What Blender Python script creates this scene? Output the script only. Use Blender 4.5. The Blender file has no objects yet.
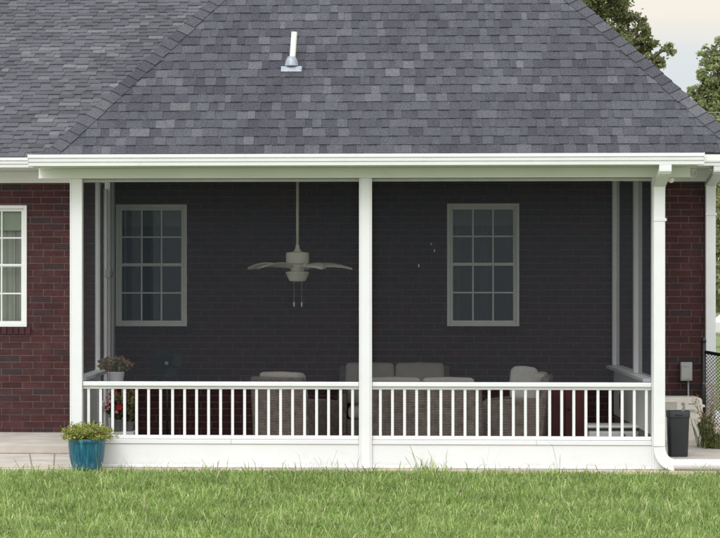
import bpy, math, random
import numpy as np
from mathutils import Vector, Matrix

rng = random.Random(7)
nrng = np.random.default_rng(11)
sc = bpy.context.scene
col = sc.collection
R = math.radians

# ------------------------------------------------------------------ camera, sky, sun, exposure
FPX, TH, CX, VY, YC, ZC = 2300.0, R(3.0), 249.46, 278.0, 23.7, 1.96
cam_d = bpy.data.cameras.new('camera')
cam = bpy.data.objects.new('camera', cam_d); col.objects.link(cam)
cam.location = (0, -YC, ZC); cam.rotation_euler = (R(90), 0, TH)
cam_d.sensor_width = 36; cam_d.lens = 36 * FPX / 720
cam_d.shift_x = (360 - CX) / 720; cam_d.shift_y = (VY - 269) / 720
cam_d.clip_start = 0.1; cam_d.clip_end = 2000
sc.camera = cam

SUN_EL, SUN_AZ = R(48), R(200)          # azimuth clockwise from +Y: behind the photographer
world = bpy.data.worlds.new('World'); sc.world = world; world.use_nodes = True
wn, wl = world.node_tree.nodes, world.node_tree.links
wn.clear()
w_out = wn.new('ShaderNodeOutputWorld'); w_bg = wn.new('ShaderNodeBackground')
w_bg.inputs['Strength'].default_value = 0.1
sky = wn.new('ShaderNodeTexSky'); sky.sky_type = 'NISHITA'; sky.sun_disc = False
sky.sun_elevation = SUN_EL; sky.sun_rotation = SUN_AZ
w_tc = wn.new('ShaderNodeTexCoord'); w_map = wn.new('ShaderNodeMapping')
w_map.inputs['Scale'].default_value = (2.2, 2.2, 14.0)
w_no = wn.new('ShaderNodeTexNoise'); w_no.inputs['Scale'].default_value = 1.6
w_no.inputs['Detail'].default_value = 6; w_no.inputs['Roughness'].default_value = 0.55
w_sep = wn.new('ShaderNodeSeparateXYZ')
w_ad = wn.new('ShaderNodeMath'); w_ad.operation = 'MULTIPLY_ADD'; w_ad.inputs[1].default_value = 0.055
w_r = wn.new('ShaderNodeValToRGB')          # layered overcast: pale horizon, grey-blue band, cream cloud deck above
stops = [(0.0, (5.9, 5.85, 5.75)), (0.088, (5.7, 5.75, 5.75)), (0.106, (5.0, 5.25, 5.5)), (0.120, (5.1, 5.35, 5.55)), (0.136, (6.5, 6.0, 5.3)), (0.28, (7.4, 7.3, 7.0)), (0.5, (7.6, 7.6, 7.6)), (1.0, (7.6, 7.7, 7.9))]
while len(w_r.color_ramp.elements) < len(stops): w_r.color_ramp.elements.new(0.5)
for k, (p, c) in enumerate(stops):
    w_r.color_ramp.elements[k].position = p; w_r.color_ramp.elements[k].color = (*c, 1)
w_mx = wn.new('ShaderNodeMixRGB'); w_mx.inputs['Fac'].default_value = 0.965
wl.new(w_tc.outputs['Generated'], w_map.inputs['Vector']); wl.new(w_map.outputs[0], w_no.inputs['Vector'])
wl.new(w_tc.outputs['Generated'], w_sep.inputs[0]); wl.new(w_no.outputs['Fac'], w_ad.inputs[0]); wl.new(w_sep.outputs['Z'], w_ad.inputs[2])
wl.new(w_ad.outputs[0], w_r.inputs['Fac']); wl.new(sky.outputs[0], w_mx.inputs['Color1'])
w_dot = wn.new('ShaderNodeVectorMath'); w_dot.operation = 'DOT_PRODUCT'       # cloud glows towards the veiled sun
w_dot.inputs[1].default_value = (math.sin(SUN_AZ) * .87, math.cos(SUN_AZ) * .87, .5)
w_gl = wn.new('ShaderNodeMath'); w_gl.operation = 'MULTIPLY_ADD'; w_gl.inputs[1].default_value = 1.15; w_gl.inputs[2].default_value = 1.0
w_mxm = wn.new('ShaderNodeMath'); w_mxm.operation = 'MAXIMUM'; w_mxm.inputs[1].default_value = 1.0
w_sc = wn.new('ShaderNodeVectorMath'); w_sc.operation = 'SCALE'
wl.new(w_tc.outputs['Generated'], w_dot.inputs[0]); wl.new(w_dot.outputs['Value'], w_gl.inputs[0]); wl.new(w_gl.outputs[0], w_mxm.inputs[0])
wl.new(w_r.outputs[0], w_sc.inputs[0]); wl.new(w_mxm.outputs[0], w_sc.inputs['Scale']); wl.new(w_sc.outputs[0], w_mx.inputs['Color2']); wl.new(w_mx.outputs[0], w_bg.inputs['Color'])
wl.new(w_bg.outputs[0], w_out.inputs['Surface'])

sun_d = bpy.data.lights.new('sun', 'SUN'); sun_d.energy = 0.9; sun_d.angle = R(28); sun_d.color = (1.0, 0.985, 0.96)
sun = bpy.data.objects.new('sun', sun_d); col.objects.link(sun)
sdir = Vector((math.sin(SUN_AZ) * math.cos(SUN_EL), math.cos(SUN_AZ) * math.cos(SUN_EL), math.sin(SUN_EL)))
sun.rotation_euler = sdir.to_track_quat('Z', 'Y').to_euler()
sun.location = sdir * 40

sc.view_settings.view_transform = 'Standard'; sc.view_settings.look = 'None'
sc.view_settings.exposure = 0.54; sc.view_settings.gamma = 1; sc.view_settings.use_curve_mapping = False
sc.cycles.transparent_max_bounces = 16; sc.cycles.max_bounces = 8; sc.cycles.use_denoising = True


def P(px, py, Y):
    """photo pixel + depth -> world X, Z"""
    D = Y + YC; k = (px - CX) / FPX
    X = D * (k * math.cos(TH) - math.sin(TH)) / (math.cos(TH) + k * math.sin(TH))
    w = -X * math.sin(TH) + D * math.cos(TH)
    return X, ZC + (VY - py) * w / FPX


# ------------------------------------------------------------------ materials
def new_mat(name):
    m = bpy.data.materials.new(name); m.use_nodes = True
    n, l = m.node_tree.nodes, m.node_tree.links
    return m, n, l, n['Principled BSDF']


def ramp(n, stops):
    r = n.new('ShaderNodeValToRGB')
    e = r.color_ramp.elements
    while len(e) < len(stops): e.new(0.5)
    for k, (p, c) in enumerate(stops):
        e[k].position = p; e[k].color = (*c, 1)
    return r


def plain(name, c, rough=0.6, var=0.12, scale=6.0, bump=0.0, bscale=80.0, metal=0.0, spec=0.5, dirt=None, coord='Object'):
    m, n, l, b = new_mat(name)
    tc = n.new('ShaderNodeTexCoord')
    no = n.new('ShaderNodeTexNoise'); no.inputs['Scale'].default_value = scale
    no.inputs['Detail'].default_value = 6
    lo = tuple(x * (1 - var) for x in c); hi = tuple(min(1, x * (1 + var)) for x in c)
    r = ramp(n, [(0.3, lo), (0.7, hi)])
    l.new(tc.outputs[coord], no.inputs['Vector']); l.new(no.outputs['Fac'], r.inputs['Fac'])
    src = r.outputs[0]
    if dirt:
        n2 = n.new('ShaderNodeTexNoise'); n2.inputs['Scale'].default_value = dirt[2]; n2.inputs['Detail'].default_value = 8
        n2.inputs['Roughness'].default_value = 0.7
        r2 = ramp(n, [(dirt[3], (0, 0, 0)), (dirt[3] + 0.2, (dirt[1],) * 3)])
        mx = n.new('ShaderNodeMixRGB'); mx.inputs['Color2'].default_value = (*dirt[0], 1)
        l.new(tc.outputs[coord], n2.inputs['Vector']); l.new(n2.outputs['Fac'], r2.inputs['Fac'])
        l.new(r2.outputs[0], mx.inputs['Fac']); l.new(src, mx.inputs['Color1']); src = mx.outputs[0]
    l.new(src, b.inputs['Base Color'])
    b.inputs['Roughness'].default_value = rough; b.inputs['Metallic'].default_value = metal
    b.inputs['Specular IOR Level'].default_value = spec
    if bump:
        nb = n.new('ShaderNodeTexNoise'); nb.inputs['Scale'].default_value = bscale; nb.inputs['Detail'].default_value = 4
        bp = n.new('ShaderNodeBump'); bp.inputs['Strength'].default_value = bump; bp.inputs['Distance'].default_value = 0.01
        l.new(tc.outputs[coord], nb.inputs['Vector']); l.new(nb.outputs['Fac'], bp.inputs['Height'])
        l.new(bp.outputs[0], b.inputs['Normal'])
    return m


def island(name, stops, rough=0.8, fine=0.25, fscale=180.0, bump=0.3, spec=0.3, trans=0.0, blotch=0.0, bscale=1.0, const=False):
    """colour varies per separate piece (brick, shingle, leaf)"""
    m, n, l, b = new_mat(name)
    g = n.new('ShaderNodeNewGeometry'); tc = n.new('ShaderNodeTexCoord')
    r = ramp(n, stops)
    if const: r.color_ramp.interpolation = 'CONSTANT'
    l.new(g.outputs['Random Per Island'], r.inputs['Fac'])
    no = n.new('ShaderNodeTexNoise'); no.inputs['Scale'].default_value = fscale; no.inputs['Detail'].default_value = 3
    l.new(tc.outputs['Object'], no.inputs['Vector'])
    r2 = ramp(n, [(0.25, (1 - fine,) * 3), (0.75, (1 + fine,) * 3)])
    l.new(no.outputs['Fac'], r2.inputs['Fac'])
    mx = n.new('ShaderNodeMixRGB'); mx.blend_type = 'MULTIPLY'; mx.inputs['Fac'].default_value = 1
    l.new(r.outputs[0], mx.inputs['Color1']); l.new(r2.outputs[0], mx.inputs['Color2'])
    src = mx.outputs[0]
    if blotch:
        n3 = n.new('ShaderNodeTexNoise'); n3.inputs['Scale'].default_value = bscale; n3.inputs['Detail'].default_value = 5
        l.new(tc.outputs['Object'], n3.inputs['Vector'])
        r3 = ramp(n, [(0.3, (1 - blotch,) * 3), (0.7, (1 + blotch,) * 3)])
        l.new(n3.outputs['Fac'], r3.inputs['Fac'])
        m3 = n.new('ShaderNodeMixRGB'); m3.blend_type = 'MULTIPLY'; m3.inputs['Fac'].default_value = 1
        l.new(src, m3.inputs['Color1']); l.new(r3.outputs[0], m3.inputs['Color2']); src = m3.outputs[0]
    l.new(src, b.inputs['Base Color']); b.inputs['Roughness'].default_value = rough
    b.inputs['Specular IOR Level'].default_value = spec
    if bump:
        bp = n.new('ShaderNodeBump'); bp.inputs['Strength'].default_value = bump; bp.inputs['Distance'].default_value = 0.004
        l.new(no.outputs['Fac'], bp.inputs['Height']); l.new(bp.outputs[0], b.inputs['Normal'])
    if trans:
        t = n.new('ShaderNodeBsdfTranslucent'); ms = n.new('ShaderNodeMixShader'); ms.inputs['Fac'].default_value = trans
        l.new(src, t.inputs['Color']); l.new(b.outputs[0], ms.inputs[1]); l.new(t.outputs[0], ms.inputs[2])
        l.new(ms.outputs[0], n['Material Output'].inputs['Surface'])
    return m


M = {}
M['white'] = plain('white_paint', (0.69, 0.70, 0.715), 0.45, 0.03, 3.0, dirt=((0.55, 0.54, 0.48), 0.25, 5.0, 0.55))
M['gutter'] = plain('gutter_paint', (0.70, 0.705, 0.715), 0.35, 0.03, 2.0, dirt=((0.5, 0.5, 0.44), 0.3, 7.0, 0.55))
M['soffit'] = plain('soffit_paint', (0.74, 0.74, 0.72), 0.5, 0.04, 2.0)
M['panel'] = plain('panel_paint', (0.66, 0.67, 0.685), 0.45, 0.03, 2.0, dirt=((0.5, 0.47, 0.4), 0.3, 4.0, 0.56))


def splash(m, zmax, c, amt):
    """soil splashed up on the foot of a panel"""
    n, l = m.node_tree.nodes, m.node_tree.links; b = n['Principled BSDF']
    src = b.inputs['Base Color'].links[0].from_socket
    tc = n.new('ShaderNodeTexCoord'); sp = n.new('ShaderNodeSeparateXYZ'); no = n.new('ShaderNodeTexNoise')
    no.inputs['Scale'].default_value = 5; no.inputs['Detail'].default_value = 9; no.inputs['Roughness'].default_value = 0.75
    l.new(tc.outputs['Object'], sp.inputs[0]); l.new(tc.outputs['Object'], no.inputs['Vector'])
    mr = n.new('ShaderNodeMapRange'); mr.inputs['From Min'].default_value = 0; mr.inputs['From Max'].default_value = zmax
    mr.inputs['To Min'].default_value = 0.55; mr.inputs['To Max'].default_value = 0.0
    l.new(sp.outputs['Z'], mr.inputs['Value'])
    ad = n.new('ShaderNodeMath'); ad.operation = 'ADD'; l.new(mr.outputs[0], ad.inputs[0]); l.new(no.outputs['Fac'], ad.inputs[1])
    r = ramp(n, [(0.66, (0, 0, 0)), (1.0, (amt,) * 3)]); l.new(ad.outputs[0], r.inputs['Fac'])
    mx = n.new('ShaderNodeMixRGB'); mx.inputs['Color2'].default_value = (*c, 1)
    l.new(r.outputs[0], mx.inputs['Fac']); l.new(src, mx.inputs['Color1']); l.new(mx.outputs[0], b.inputs['Base Color'])


splash(M['panel'], 0.09, (0.40, 0.37, 0.30), 0.3)
M['vinyl'] = plain('vinyl_window', (0.70, 0.71, 0.70), 0.4, 0.03, 4.0)
M['grey_wood'] = plain('grey_boards', (0.16, 0.16, 0.155), 0.7, 0.2, 5.0, 0.2)
M['mortar'] = plain('mortar', (0.138, 0.105, 0.101), 0.95, 0.2, 20, 0.4, 200)
M['brick'] = island('red_brick', [(0.0, (0.045, 0.0165, 0.0175)), (0.3, (0.059, 0.0195, 0.020)), (0.55, (0.051, 0.0215, 0.023)),
                                  (0.82, (0.067, 0.0235, 0.023)), (0.90, (0.042, 0.0225, 0.0245)), (1.0, (0.037, 0.025, 0.028))],
                    0.85, 0.3, 60, 0.4, blotch=0.22, bscale=7)
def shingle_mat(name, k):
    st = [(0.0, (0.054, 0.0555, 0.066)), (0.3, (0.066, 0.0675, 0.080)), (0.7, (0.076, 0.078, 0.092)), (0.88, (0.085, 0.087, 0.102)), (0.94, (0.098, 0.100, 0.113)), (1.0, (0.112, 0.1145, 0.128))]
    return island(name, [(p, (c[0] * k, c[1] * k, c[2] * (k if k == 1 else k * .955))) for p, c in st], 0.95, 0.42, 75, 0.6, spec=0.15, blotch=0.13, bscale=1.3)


M['shingle'] = shingle_mat('asphalt_shingle', 1.0)
M['shingle_toplit'] = shingle_mat('toplit_shingle', 1.26)  # same shingle, extra sky light on the shallower slope put into its colour
M['roof_side'] = plain('shingle_sheet', (0.08, 0.081, 0.095), 0.95, 0.2, 40, 0.3)
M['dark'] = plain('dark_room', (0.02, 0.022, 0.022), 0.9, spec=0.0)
M['concrete'] = plain('concrete', (0.50, 0.46, 0.41), 0.9, 0.16, 3.0, 0.3, 120, dirt=((0.30, 0.27, 0.23), 0.4, 2.5, 0.5))
M['edge'] = plain('concrete_edge', (0.50, 0.42, 0.32), 0.95, 0.25, 9.0, 0.4, 100)
M['joint'] = plain('joint_dark', (0.22, 0.20, 0.175), 0.95)
M['soil'] = plain('lawn_soil', (0.15, 0.20, 0.075), 1.0, 0.35, 4.0, 0.5, 60)
M['far_lawn'] = M['soil']
M['black_metal'] = plain('black_metal', (0.012, 0.012, 0.013), 0.45)
M['bin'] = plain('bin_plastic', (0.017, 0.019, 0.023), 0.5, 0.1)
M['grey_metal'] = plain('grey_metal', (0.36, 0.37, 0.36), 0.5, 0.08, metal=0.2)
M['lead'] = plain('lead_flashing', (0.30, 0.33, 0.38), 0.5, 0.2, 30, metal=0.3)
M['pvc'] = plain('white_pvc', (0.82, 0.82, 0.78), 0.4, 0.03)
M['storage'] = plain('beige_plastic', (0.74, 0.70, 0.63), 0.6, 0.05, 8, dirt=((0.3, 0.27, 0.22), 0.35, 6, 0.5))
M['label'] = plain('label_grey', (0.55, 0.55, 0.56), 0.5)
M['emblem'] = plain('red_emblem', (0.45, 0.20, 0.17), 0.5)
M['ink'] = plain('grey_ink', (0.22, 0.22, 0.23), 0.6)
M['recess'] = plain('recess_plastic', (0.50, 0.47, 0.42), 0.6)
M['fan'] = plain('fan_white', (0.76, 0.72, 0.66), 0.45, 0.05)
M['fan_glass'] = plain('fan_bowl', (0.72, 0.71, 0.66), 0.3, 0.03)
M['dark_green'] = plain('dark_fan', (0.02, 0.03, 0.03), 0.4)
M['cushion'] = plain('taupe_cushion', (0.34, 0.315, 0.285), 0.95, 0.08, 12, 0.35, 300)
M['pillow'] = plain('grey_pillow', (0.38, 0.37, 0.345), 0.95, 0.08, 12, 0.35, 300)
M['red_wood'] = plain('dark_red_wood', (0.075, 0.007, 0.008), 0.55, 0.3, 5)
M['tub'] = plain('white_tub', (0.60, 0.61, 0.60), 0.5, 0.05)
M['grey_pot'] = plain('grey_pot', (0.11, 0.115, 0.105), 0.7, 0.2)
M['stem'] = plain('stems', (0.16, 0.14, 0.06), 0.8, 0.3, 10)
M['straw'] = plain('dry_stem', (0.33, 0.25, 0.15), 0.9, 0.3, 10)
M['bark'] = plain('bark', (0.10, 0.085, 0.07), 0.95, 0.35, 8, 0.6, 30)
M['rope'] = plain('yellow_cord', (0.46, 0.37, 0.20), 0.8, 0.2, 10)
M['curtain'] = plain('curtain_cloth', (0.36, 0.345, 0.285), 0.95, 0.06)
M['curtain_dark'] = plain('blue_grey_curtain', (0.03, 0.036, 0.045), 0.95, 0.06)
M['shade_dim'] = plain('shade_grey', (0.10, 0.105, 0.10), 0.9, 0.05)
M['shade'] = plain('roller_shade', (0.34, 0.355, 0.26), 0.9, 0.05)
M['car'] = plain('car_paint', (0.72, 0.72, 0.72), 0.25, 0.02)
M['car_glass'] = plain('car_glass', (0.16, 0.22, 0.27), 0.08, 0.02)
M['tyre'] = plain('tyre', (0.015, 0.015, 0.015), 0.8)
M['wire'] = plain('wire_pale', (0.34, 0.35, 0.33), 0.5)
M['bird_white'] = plain('ornament_white', (0.75, 0.75, 0.73), 0.4)

G = [(0.0, (0.125, 0.205, 0.048)), (0.35, (0.235, 0.35, 0.088)), (0.7, (0.315, 0.435, 0.125)), (0.9, (0.43, 0.51, 0.20)), (1.0, (0.62, 0.60, 0.38))]
M['grass'] = island('grass_blades', G, 0.5, 0.05, 20, 0, 0.4, 0.40, 0.27, 2.2)
M['oak'] = island('tree_leaves', [(0.0, (0.16, 0.18, 0.08)), (0.5, (0.25, 0.275, 0.12)), (0.85, (0.32, 0.34, 0.16)), (1.0, (0.40, 0.40, 0.23))], 0.5, 0.05, 10, 0, 0.35, 0.5)
M['oak_pale'] = island('pale_tree_leaves', [(0.0, (0.21, 0.25, 0.11)), (0.5, (0.31, 0.36, 0.16)), (0.85, (0.39, 0.425, 0.21)), (1.0, (0.46, 0.47, 0.29))], 0.5, 0.05, 10, 0, 0.35, 0.5)
M['pot_leaf'] = island('yellow_green_leaves', [(0.0, (0.17, 0.22, 0.04)), (0.5, (0.30, 0.35, 0.07)), (0.85, (0.42, 0.45, 0.13)), (1.0, (0.46, 0.34, 0.18))], 0.55, 0.05, 10, 0, 0.3, 0.3)
M['dark_leaf'] = island('dark_leaves', [(0.0, (0.02, 0.04, 0.014)), (0.6, (0.05, 0.085, 0.025)), (1.0, (0.13, 0.15, 0.045))], 0.55, 0.05, 10, 0, 0.3, 0.25)
M['mixed_leaf'] = island('red_green_leaves', [(0.0, (0.27, 0.12, 0.08)), (0.35, (0.34, 0.17, 0.12)), (0.5, (0.20, 0.22, 0.08)), (0.8, (0.36, 0.37, 0.15)), (1.0, (0.5, 0.5, 0.38))], 0.6, 0.05, 10, 0, 0.3, 0.25, const=True)
M['petal_red'] = island('red_petals', [(0.0, (0.40, 0.015, 0.03)), (0.6, (0.55, 0.03, 0.05)), (1.0, (0.65, 0.10, 0.12))], 0.5, 0.05, 10, 0, 0.3, 0.2)
M['petal_white'] = island('white_petals', [(0.0, (0.72, 0.62, 0.62)), (1.0, (0.85, 0.80, 0.80))], 0.5, 0.05, 10, 0, 0.3, 0.2)
M['weed'] = island('weed_leaves', [(0.0, (0.06, 0.09, 0.025)), (0.5, (0.11, 0.14, 0.04)), (0.8, (0.19, 0.19, 0.07)), (1.0, (0.30, 0.22, 0.12))], 0.6, 0.05, 10, 0, 0.3, 0.25)


def screen_material(name, fac):
    m, n, l, b = new_mat(name)
    b.inputs['Base Color'].default_value = (0.026, 0.033, 0.042, 1); b.inputs['Roughness'].default_value = 0.9
    b.inputs['Specular IOR Level'].default_value = 0.1
    t = n.new('ShaderNodeBsdfTransparent'); ms = n.new('ShaderNodeMixShader'); ms.inputs['Fac'].default_value = fac
    l.new(t.outputs[0], ms.inputs[1]); l.new(b.outputs[0], ms.inputs[2]); l.new(ms.outputs[0], n['Material Output'].inputs['Surface'])
    return m


def glass_material():
    m, n, l, b = new_mat('window_glass')
    t = n.new('ShaderNodeBsdfTransparent'); t.inputs['Color'].default_value = (0.86, 0.90, 0.89, 1)
    g = n.new('ShaderNodeBsdfGlossy'); g.inputs['Roughness'].default_value = 0.02
    f = n.new('ShaderNodeFresnel'); f.inputs['IOR'].default_value = 1.5
    mt = n.new('ShaderNodeMath'); mt.operation = 'MULTIPLY_ADD'; mt.inputs[1].default_value = 0.45; mt.inputs[2].default_value = 0.0
    ms = n.new('ShaderNodeMixShader')
    l.new(f.outputs[0], mt.inputs[0]); l.new(mt.outputs[0], ms.inputs['Fac'])
    l.new(t.outputs[0], ms.inputs[1]); l.new(g.outputs[0], ms.inputs[2]); l.new(ms.outputs[0], n['Material Output'].inputs['Surface'])
    return m


def wicker_material():
    m, n, l, b = new_mat('brown_wicker')
    tc = n.new('ShaderNodeTexCoord')
    outs = []
    for d, s in (('Z', 18), ('X', 9)):
        w = n.new('ShaderNodeTexWave'); w.wave_type = 'BANDS'; w.bands_direction = d
        w.inputs['Scale'].default_value = s; w.inputs['Distortion'].default_value = 2.6; w.inputs['Detail'].default_value = 2
        l.new(tc.outputs['Object'], w.inputs['Vector']); outs.append(w.outputs['Fac'])
    hx = n.new('ShaderNodeMath'); hx.operation = 'MULTIPLY_ADD'; hx.inputs[1].default_value = 0.45; hx.inputs[2].default_value = 0.55
    mu = n.new('ShaderNodeMath'); mu.operation = 'MULTIPLY'; l.new(outs[1], hx.inputs[0]); l.new(outs[0], mu.inputs[0]); l.new(hx.outputs[0], mu.inputs[1])
    no = n.new('ShaderNodeTexNoise'); no.inputs['Scale'].default_value = 14; no.inputs['Detail'].default_value = 5
    l.new(tc.outputs['Object'], no.inputs['Vector'])
    ad = n.new('ShaderNodeMath'); ad.operation = 'MULTIPLY_ADD'; ad.inputs[1].default_value = 0.6
    l.new(mu.outputs[0], ad.inputs[0]); l.new(no.outputs['Fac'], ad.inputs[2])
    r = ramp(n, [(0.35, (0.060, 0.045, 0.036)), (0.7, (0.135, 0.108, 0.090)), (1.0, (0.21, 0.175, 0.15))])
    l.new(ad.outputs[0], r.inputs['Fac']); l.new(r.outputs[0], b.inputs['Base Color']); b.inputs['Roughness'].default_value = 0.6
    bp = n.new('ShaderNodeBump'); bp.inputs['Strength'].default_value = 0.7; bp.inputs['Distance'].default_value = 0.01
    l.new(mu.outputs[0], bp.inputs['Height']); l.new(bp.outputs[0], b.inputs['Normal'])
    return m


def glaze_material():
    m, n, l, b = new_mat('blue_glaze')
    tc = n.new('ShaderNodeTexCoord'); mp = n.new('ShaderNodeMapping'); mp.inputs['Scale'].default_value = (30, 30, 3)
    no = n.new('ShaderNodeTexNoise'); no.inputs['Scale'].default_value = 1.5; no.inputs['Detail'].default_value = 6
    l.new(tc.outputs['Object'], mp.inputs['Vector']); l.new(mp.outputs[0], no.inputs['Vector'])
    r = ramp(n, [(0.3, (0.006, 0.060, 0.105)), (0.55, (0.012, 0.105, 0.165)), (0.75, (0.06, 0.23, 0.27))])
    l.new(no.outputs['Fac'], r.inputs['Fac']); l.new(r.outputs[0], b.inputs['Base Color']); b.inputs['Roughness'].default_value = 0.3
    return m


M['screen'] = screen_material('insect_screen', 0.38); M['side_screen'] = screen_material('dense_insect_screen', 0.58); M['glass'] = glass_material(); M['wicker'] = wicker_material(); M['glaze'] = glaze_material()


# ------------------------------------------------------------------ mesh helpers
class MB:
    def __init__(s): s.v = []; s.f = []
    def add(s, vs, fs):
        o = len(s.v); s.v += [tuple(v) for v in vs]; s.f += [tuple(i + o for i in f) for f in fs]; return s
    def box(s, x0, x1, y0, y1, z0, z1):
        return s.add([(x0, y0, z0), (x1, y0, z0), (x1, y1, z0), (x0, y1, z0), (x0, y0, z1), (x1, y0, z1), (x1, y1, z1), (x0, y1, z1)],
                     [(0, 3, 2, 1), (4, 5, 6, 7), (0, 1, 5, 4), (1, 2, 6, 5), (2, 3, 7, 6), (3, 0, 4, 7)])
    def hexa(s, a, b):
        """two quads, corner by corner"""
        return s.add(list(a) + list(b), [(0, 3, 2, 1), (4, 5, 6, 7), (0, 1, 5, 4), (1, 2, 6, 5), (2, 3, 7, 6), (3, 0, 4, 7)])
    def quad(s, *p): return s.add(p, [tuple(range(len(p)))])
    def prism(s, prof, x0, x1, axis='x'):
        """profile of (a, b) pairs swept along an axis: x -> (y,z), y -> (x,z)"""
        n = len(prof)
        mk = (lambda t, a, b: (t, a, b)) if axis == 'x' else ((lambda t, a, b: (a, t, b)) if axis == 'y' else (lambda t, a, b: (a, b, t)))
        vs = [mk(x0, a, b) for a, b in prof] + [mk(x1, a, b) for a, b in prof]
        fs = [(i, (i + 1) % n, n + (i + 1) % n, n + i) for i in range(n)] + [tuple(range(n))[::-1], tuple(range(n, 2 * n))]
        return s.add(vs, fs)
    def tube(s, pts, r, n=8, cap=True):
        pts = [Vector(p) for p in pts]
        rs = r if isinstance(r, (list, tuple)) else [r] * len(pts)
        vs = []
        up = Vector((0, 0, 1))
        for i, p in enumerate(pts):
            t = (pts[min(i + 1, len(pts) - 1)] - pts[max(i - 1, 0)]).normalized()
            a = t.cross(up if abs(t.z) < 0.9 else Vector((0, 1, 0))).normalized(); b = t.cross(a)
            for k in range(n):
                an = 2 * math.pi * k / n
                vs.append(p + rs[i] * (math.cos(an) * a + math.sin(an) * b))
        fs = [(i * n + k, i * n + (k + 1) % n, (i + 1) * n + (k + 1) % n, (i + 1) * n + k) for i in range(len(pts) - 1) for k in range(n)]
        if cap: fs += [tuple(range(n))[::-1], tuple(range((len(pts) - 1) * n, len(pts) * n))]
        return s.add(vs, fs)
    def rect_tube(s, pts, w, d):
        """rectangular pipe bent in the YZ plane: w along x, d across"""
        pts = [Vector(p) for p in pts]; vs = []
        for i, p in enumerate(pts):
            t = (pts[min(i + 1, len(pts) - 1)] - pts[max(i - 1, 0)]).normalized()
            a = Vector((1, 0, 0)); b = t.cross(a).normalized()
            for sa, sb in ((-1, -1), (1, -1), (1, 1), (-1, 1)): vs.append(p + a * sa * w / 2 + b * sb * d / 2)
        fs = [(i * 4 + k, i * 4 + (k + 1) % 4, i * 4 + 4 + (k + 1) % 4, i * 4 + 4 + k) for i in range(len(pts) - 1) for k in range(4)]
        fs += [(0, 1, 2, 3), tuple(range(len(vs) - 4, len(vs)))]
        return s.add(vs, fs)
    def lathe(s, prof, c=(0, 0, 0), n=32, fn=None):
        vs = []
        for r, z in prof:
            for k in range(n):
                a = 2 * math.pi * k / n; rr = r * (fn(a, z) if fn else 1)
                vs.append((c[0] + rr * math.cos(a), c[1] + rr * math.sin(a), c[2] + z))
        fs = [(i * n + k, i * n + (k + 1) % n, (i + 1) * n + (k + 1) % n, (i + 1) * n + k) for i in range(len(prof) - 1) for k in range(n)]
        fs += [tuple(range(n))[::-1], tuple(range((len(prof) - 1) * n, len(prof) * n))]
        return s.add(vs, fs)
    def pad(s, x0, x1, y0, y1, z0, z1, r=0.04, puff=0.02):
        """soft cushion: rounded, slightly puffed box"""
        nx = ny = nz = 6
        c = Vector(((x0 + x1) / 2, (y0 + y1) / 2, (z0 + z1) / 2)); h = Vector(((x1 - x0) / 2, (y1 - y0) / 2, (z1 - z0) / 2))
        idx = {}; vs = []; fs = []
        def V(a, b, d):
            k = (a, b, d)
            if k not in idx:
                def pos(t, hh):
                    e_ = min(.6, r / hh); return (-1, -1 + e_ * .35, -1 + e_, 0, 1 - e_, 1 - e_ * .35, 1)[t]
                q = Vector((pos(a, h.x), pos(b, h.y), pos(d, h.z)))
                p = Vector((q.x * h.x, q.y * h.y, q.z * h.z))
                core = Vector([max(-(h[i] - r), min(h[i] - r, p[i])) for i in range(3)])
                dv = p - core
                if dv.length > 1e-6: p = core + dv.normalized() * min(r, dv.length)
                p += Vector([puff * (1 - q[(i + 1) % 3] ** 2) * (1 - q[(i + 2) % 3] ** 2) * (q[i] if abs(q[i]) == 1 else 0) for i in range(3)])
                idx[k] = len(vs); vs.append(c + p)
            return idx[k]
        for a in range(nx):
            for b in range(ny):
                fs.append((V(a, b, 0), V(a, b + 1, 0), V(a + 1, b + 1, 0), V(a + 1, b, 0)))
                fs.append((V(a, b, nz), V(a + 1, b, nz), V(a + 1, b + 1, nz), V(a, b + 1, nz)))
                fs.append((V(a, 0, b), V(a + 1, 0, b), V(a + 1, 0, b + 1), V(a, 0, b + 1)))
                fs.append((V(a, ny, b), V(a, ny, b + 1), V(a + 1, ny, b + 1), V(a + 1, ny, b)))
                fs.append((V(0, a, b), V(0, a, b + 1), V(0, a + 1, b + 1), V(0, a + 1, b)))
                fs.append((V(nx, a, b), V(nx, a + 1, b), V(nx, a + 1, b + 1), V(nx, a, b + 1)))
        return s.add(vs, fs)
    def leaves(s, pts, size, rnd, flat=0.0, elong=1.5):
        """one folded leaf (two quads sharing a mid-rib) per point"""
        for p in pts:
            d = Vector((rnd.gauss(0, 1), rnd.gauss(0, 1), rnd.gauss(0, 1) * (1 - flat))).normalized()
            u = d.orthogonal().normalized(); u.rotate(Matrix.Rotation(rnd.uniform(0, 6.28), 3, d)); w = d.cross(u)
            L = size * rnd.uniform(0.6, 1.3) * elong / 2; W = size * rnd.uniform(0.35, 0.6)
            p = Vector(p)
            s.add([p - d * L, p + u * W * 0.9 + w * W * 0.35 - d * L * 0.1, p + d * L, p - u * W * 0.9 + w * W * 0.35 - d * L * 0.1],
                  [(0, 1, 2), (0, 2, 3)])
        return s
    def moved(s, fn): s.v = [tuple(fn(Vector(v))) for v in s.v]; return s
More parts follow.
